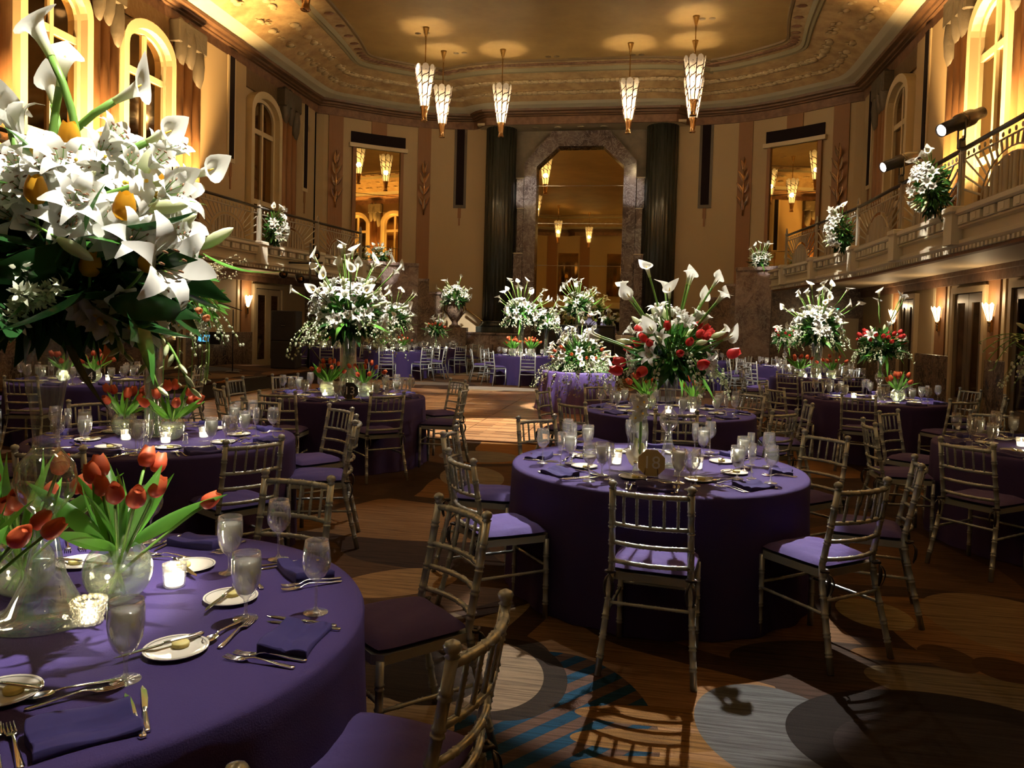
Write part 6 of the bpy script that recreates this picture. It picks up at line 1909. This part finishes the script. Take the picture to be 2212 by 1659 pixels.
# tulip bowls
for (x, y, lab, kw) in (
    (-1.585, 2.10, 'round bowl of coral tulips right of the foreground vase', dict(n=10, seed=3, near=True, rb=.100, spread=1.6, size=1.0)),
    (-1.90, 2.07, 'round bowl of coral tulips behind the foreground vase', dict(n=10, seed=5, near=True, rb=.095, spread=1.6, size=1.0)),
    (-1.775, 1.70, 'round bowl of coral tulips at the left edge of the picture', dict(n=9, seed=7, near=True, rb=.095, spread=1.6, size=1.0)),
    (-3.72, 4.98, 'left bowl of coral tulips on the orchid vase table', dict(n=8, seed=9, rb=.09, spread=1.2)),
    (-3.30, 4.92, 'right bowl of coral tulips on the orchid vase table', dict(n=9, seed=11, rb=.09, spread=1.2)),
    (-3.58, 8.28, 'left bowl of orange tulips on the lily cylinder table', dict(n=15, seed=13, rb=.10, spread=1.35, size=.9)),
    (-3.18, 8.35, 'right bowl of orange tulips on the lily cylinder table', dict(n=10, seed=15, rb=.10, spread=1.35, size=.9)),
    (.02, 8.40, 'left bowl of coral tulips on the second table behind red tulips', dict(n=8, seed=17, rb=.09, spread=1.3)),
    (.50, 8.45, 'right bowl of coral tulips on the second table behind red tulips', dict(n=8, seed=19, rb=.09, spread=1.3)),
    (3.22, 10.68, 'bowl of coral tulips beside the red tulip trumpet vase', dict(n=8, seed=21, rb=.09, spread=1.3)),
    (-7.30, 8.62, 'left bowl of coral tulips near the band stage', dict(n=7, seed=23, rb=.09, spread=1.3)),
    (-6.95, 8.72, 'right bowl of coral tulips near the band stage', dict(n=8, seed=25, rb=.09, spread=1.3)),
    (3.40, 15.15, 'right bowl of coral tulips under the tall white lilies', dict(n=9, seed=27, rb=.10, spread=1.5)),
    (2.85, 15.25, 'left bowl of coral tulips under the tall white lilies', dict(n=8, seed=29, rb=.10, spread=1.5)),
    (-9.75, 22.15, 'left bowl of coral tulips on the table behind the loudspeaker', dict(n=8, seed=31, rb=.10, spread=1.6)),
    (-9.15, 22.10, 'right bowl of coral tulips on the table behind the loudspeaker', dict(n=8, seed=33, rb=.10, spread=1.6)),
    (-7.45, 21.0, 'left bowl of coral tulips on the far left table', dict(n=8, seed=35, rb=.10, spread=1.6)),
    (-6.85, 21.0, 'right bowl of coral tulips on the far left table', dict(n=8, seed=37, rb=.10, spread=1.6)),
    (-3.60, 20.55, 'left bowl of coral tulips on the far table near the bar', dict(n=14, seed=39, rb=.12, spread=1.8)),
    (-3.10, 20.55, 'right bowl of coral tulips on the far table near the bar', dict(n=14, seed=41, rb=.12, spread=1.8))):
    tulip_bowl(x, y, lab, colour='coral', **kw)

# ------------------------------------------------------------------ the great foreground arrangement
f1 = thing('lily_arrangement', 'huge foreground trumpet vase of white lilies, callas and yellow tulips', 'flower arrangement', (-1.70, 1.94, ZTOP), 0)
trumpet(f1, 1.0)
BASE = Vector((-1.70, 1.94, ZTOP))
ri, up_, fo = r2, u2, fwd
VIEW = Vector((1.70, -1.94, 0)).normalized()      # toward where the bouquet is looked at from
def fp(x, y, d=0.0):
    """a spot in the bouquet: x to the right and y up from the vase mouth in metres, d toward the viewer"""
    return Vector((0, 0, .87)) + Vector((ri.x, ri.y, 0)).normalized() * x + Vector((0, 0, 1)) * y + VIEW * d
def fd(x, y, d=0.0):
    return Vector((ri.x, ri.y, 0)).normalized() * x + Vector((0, 0, 1)) * y + VIEW * d
MOUTH = Vector((0, 0, .86))
PX = 1 / 755.0
def q(px, py, d=0.0):     # bouquet coordinates of a bloom measured against the rim centre
    k = PX * (1 - d / 2.2)
    return fp((px - 85) * k, (685 - py) * k, d)
for (b0, t0, d, sc) in (((92, 122), (34, 12), .10, 1.75), ((110, 190), (128, 88), .02, 1.7), ((228, 215), (318, 165), .05, 1.6), ((300, 298), (378, 262), .10, 1.45), ((318, 385), (402, 372), .25, 1.45), ((392, 372), (470, 345), .08, 1.3), ((98, 235), (80, 162), -.2, 1.2), ((8, 290), (-20, 200), .1, 1.5)):
    p0, p1 = q(*b0, d), q(*t0, d)
    dd = (p1 - p0)
    fl = put(f1, 'calla', p0, dd, {318: 1.6, 34: 2.6}.get(t0[0], .6), dd.length / .112)
    stem_to(f1, fl, MOUTH + Vector((0, 0, .1)), p0, dd, .0105)
rg = random.Random(12)
for (px, py, d, fx, fy, fz, sc, key) in (
    (340, 555, .36, .55, .05, .8, 1.5, 'lily'), (285, 500, .38, .3, .3, .9, 1.2, 'lily'), (250, 640, .30, .3, -.3, .9, 1.1, 'lily_half'), (370, 480, .2, .8, .3, .5, 1.1, 'lily'), (150, 420, .40, .1, .4, 1, 1.2, 'lily'), (330, 620, .28, .6, -.5, .6, 1.0, 'lily_half'), (205, 468, .33, .2, .15, 1, 1.35, 'lily'), (225, 290, .12, .8, .7, .2, 1.45, 'lily_half'), (55, 330, .18, .1, 1, .1, 1.7, 'lily_half'),
    (10, 260, .1, -.5, 1, .2, 1.3, 'lily'), (275, 470, .22, .6, .3, .6, 1.3, 'lily'), (300, 545, .2, .6, 0, .8, 1.3, 'lily_half'), (20, 420, .3, -.5, .3, .8, 1.5, 'lily_half'), (60, 470, .3, -.2, .2, 1, 1.4, 'lily_half'),
    (130, 470, .32, 0, .3, 1, 1.3, 'lily'), (345, 590, .15, .9, -.4, .3, 1.2, 'lily_half')):
    put(f1, key, q(px, py, d) - fd(fx, fy, fz).normalized() * .05, fd(fx, fy, fz), rg.random() * 6, sc * (.9 if px > 300 else .74))
for i in range(110):
    px, py = rg.uniform(-60, 350), rg.uniform(320, 500)
    d = rg.uniform(-.15, .34)
    dr = fd((px - 120) / 200, (500 - py) / 200, .5 + d * 2)
    put(f1, ('orchid', 'lily_half', 'lily')[i % 3] if i % 2 else ('orchid', 'lily_half', 'orchid')[i % 3], q(px, py, d), dr, rg.random() * 6, rg.uniform(.7, .95) if i % 3 else rg.uniform(1.6, 2.1))
for (b0, t0, d, sc) in (((120, 412), (182, 366), .3, 1.0), ((282, 392), (312, 312), .2, 1.1), ((300, 440), (392, 425), .28, 1.15), ((338, 490), (396, 458), .2, 1.0), ((418, 525), (484, 482), .12, 1.05), ((108, 505), (168, 540), .38, 1.0), ((330, 400), (392, 402), .1, 1.0)):
    p0, p1 = q(*b0, d), q(*t0, d)
    fl = put(f1, 'bud', p0, p1 - p0, 0, sc * .92)
    stem_to(f1, fl, q(150, 560, 0), p0, p1 - p0, .0035)
for (px, py, d, dx, dy) in ((132, 315, .15, 0, 1), (253, 462, .36, .1, 1), (60, 432, .36, 0, 1), (300, 572, .33, .5, .8), (180, 590, .3, 0, 1), (330, 420, .15, .3, 1)):
    fl = put(f1, 'tulip_yellow', q(px, py, d), fd(dx, dy, .3), rg.random() * 6, 1.05)
    stem_to(f1, fl, q(140, 560, .1), q(px, py, d), fd(dx, dy, .3), .0035)
for i in range(40):      # dark leaves low in the bouquet
    px, py = rg.uniform(-40, 300), rg.uniform(520, 690)
    d = rg.uniform(.0, .34)
    put(f1, ('leaf_broad', 'leaf_broad', 'leaf_mid')[i % 3], q(px, py, d), fd(rg.uniform(-1, 1), rg.uniform(-.8, .4), rg.uniform(.1, .8)), rg.random() * 6, rg.uniform(.8, 1.2))
for (px, py, dx, dy, d, key, sc) in ((150, 500, 1, .1, .36, 'leaf_mid', .95), (215, 490, 1, -.15, .34, 'leaf_broad', 1.0), (425, 535, .7, -.6, .15, 'leaf_long', .75), (240, 440, .9, .5, .2, 'leaf_long', .8), (180, 640, .7, -.6, .3, 'leaf_broad', 1.3), (270, 640, .5, -.9, .25, 'leaf_mid', 1.1), (100, 360, -.6, .8, .3, 'leaf_mid', .8), (30, 395, -1, .3, .32, 'leaf_long', .8)):
    put(f1, key, q(px, py, d), fd(dx, dy, .25), rg.choice((0, PI)), sc)
foliage('foliage', f1, q(150, 540, -.02), (.28, .24, .17), 300, .11, 'leaf_green', 31, .3)
foliage('dark_foliage', f1, q(120, 590, .05), (.28, .24, .16), 420, .14, 'leaf_dark', 33, .5)
for i in range(9):
    put(f1, 'hyacinth', q(45 + rg.uniform(-30, 30), 640 + rg.uniform(-30, 25), .34), fd(rg.uniform(-1, 1), rg.uniform(-1, .5), .6), rg.random() * 6, .8)
for (px, py, x1, y1, d) in ((180, 640, 330, 830, .18), (230, 650, 400, 830, .12), (150, 650, 260, 760, .3)):   # orchid sprays dropping to the right
    pts = bez(q(px, py, d), q(px + (x1 - px) * .6, py + 10, d), q(x1, y1, d), 12)
    sp = ob('orchid_spray', (MB().tube(pts, .004, 5), ['stem_green']), f1)
    for k in range(1, 13):
        if k < 7: ob('orchid_bloom', FL['orchid'], sp, M=aim(pts[k] + Vector((0, 0, -.01)), fd(rg.uniform(-.3, .6), -.2, 1), rg.random() * 6, 1.15))
        else: ob('orchid_bud', FL['bud'], sp, M=aim(pts[k], fd(rg.uniform(-1, 1), -.6, rg.uniform(-.5, 1)), 0, .38))

# ------------------------------------------------------------------ two people behind the bar
def person(loc, rz, label, lean):
    t = thing('person', label, 'person', loc, rz)
    me = bpy.data.meshes.new('body')
    J = [((0, 0, .92), .14), ((0, .01, 1.15), .135), ((0, .0, 1.36), .15), ((0, 0, 1.47), .06), ((0, -.02, 1.54), .075), ((0, -.02, 1.66), .085),
         ((.19, 0, 1.37), .06), ((.27, -.05, 1.12), .045), ((.2, -.25, 1.02), .034), ((-.19, 0, 1.37), .06), ((-.27, -.05, 1.12), .045), ((-.2, -.25, 1.02), .034),
         ((.09, 0, .88), .085), ((.10, -.01, .48), .06), ((.10, .02, .07), .04), ((.10, -.14, .03), .03), ((-.09, 0, .88), .085), ((-.10, -.01, .48), .06), ((-.10, .02, .07), .04), ((-.10, -.14, .03), .03)]
    E2 = [(0, 1), (1, 2), (2, 3), (3, 4), (4, 5), (2, 6), (6, 7), (7, 8), (2, 9), (9, 10), (10, 11), (0, 12), (12, 13), (13, 14), (14, 15), (0, 16), (16, 17), (17, 18), (18, 19)]
    me.from_pydata([j[0] for j in J], E2, [])
    o = bpy.data.objects.new('body', me); COL.objects.link(o); o.parent = t
    md = o.modifiers.new('skin', 'SKIN'); me.skin_vertices[0].use_root if False else None
    for i, j in enumerate(J):
        me.skin_vertices[0].data[i].radius = (j[1], j[1])
    me.skin_vertices[0].data[0].use_root = True
    o.modifiers.new('sub', 'SUBSURF').levels = 2
    o.modifiers['sub'].render_levels = 2
    me.materials.append(MATS['suit_purple'])
    ob('head', (MB().ball((0, -.03, 1.63), .1, 16, 0, (.82, .95, 1.2)).ball((0, -.125, 1.62), .018, 6, 0, (.7, 1, 1.2)).ball((.085, -.02, 1.62), .022, 6).ball((-.085, -.02, 1.62), .022, 6), ['skin']), t)
    ob('hair', (MB().ball((0, -.01, 1.67), .104, 14, 0, (.88, .98, 1.05)), ['hair_dark']), t)
    for s in (-1, 1):
        mbh = MB().ball((s * .2, -.29, 1.02), .035, 8, 0, (1, 1.2, .6))
        for k in range(4): mbh.tube([(s * (.18 + .014 * k), -.32, 1.02), (s * (.18 + .014 * k), -.36 - .006 * (k in (1, 2)), 1.0), (s * (.18 + .014 * k), -.375, .98)], .008, 5)
        mbh.tube([(s * .17, -.28, 1.02), (s * .15, -.31, 1.0)], .009, 5)
        ob('hand', (mbh, ['skin']), t)
person((-1.94, 25.80, .36), 0, 'person in dark purple clothes standing behind the bar, left one', 0)
person((-1.34, 25.85, .36), .4, 'person in dark clothes behind the bar, right one near the callas', 0)
struct('bar_platform', (MB().box(XC - 1.9, XC + 2.0, 25.35, 26.35, 0, .36), ['black_drape']))
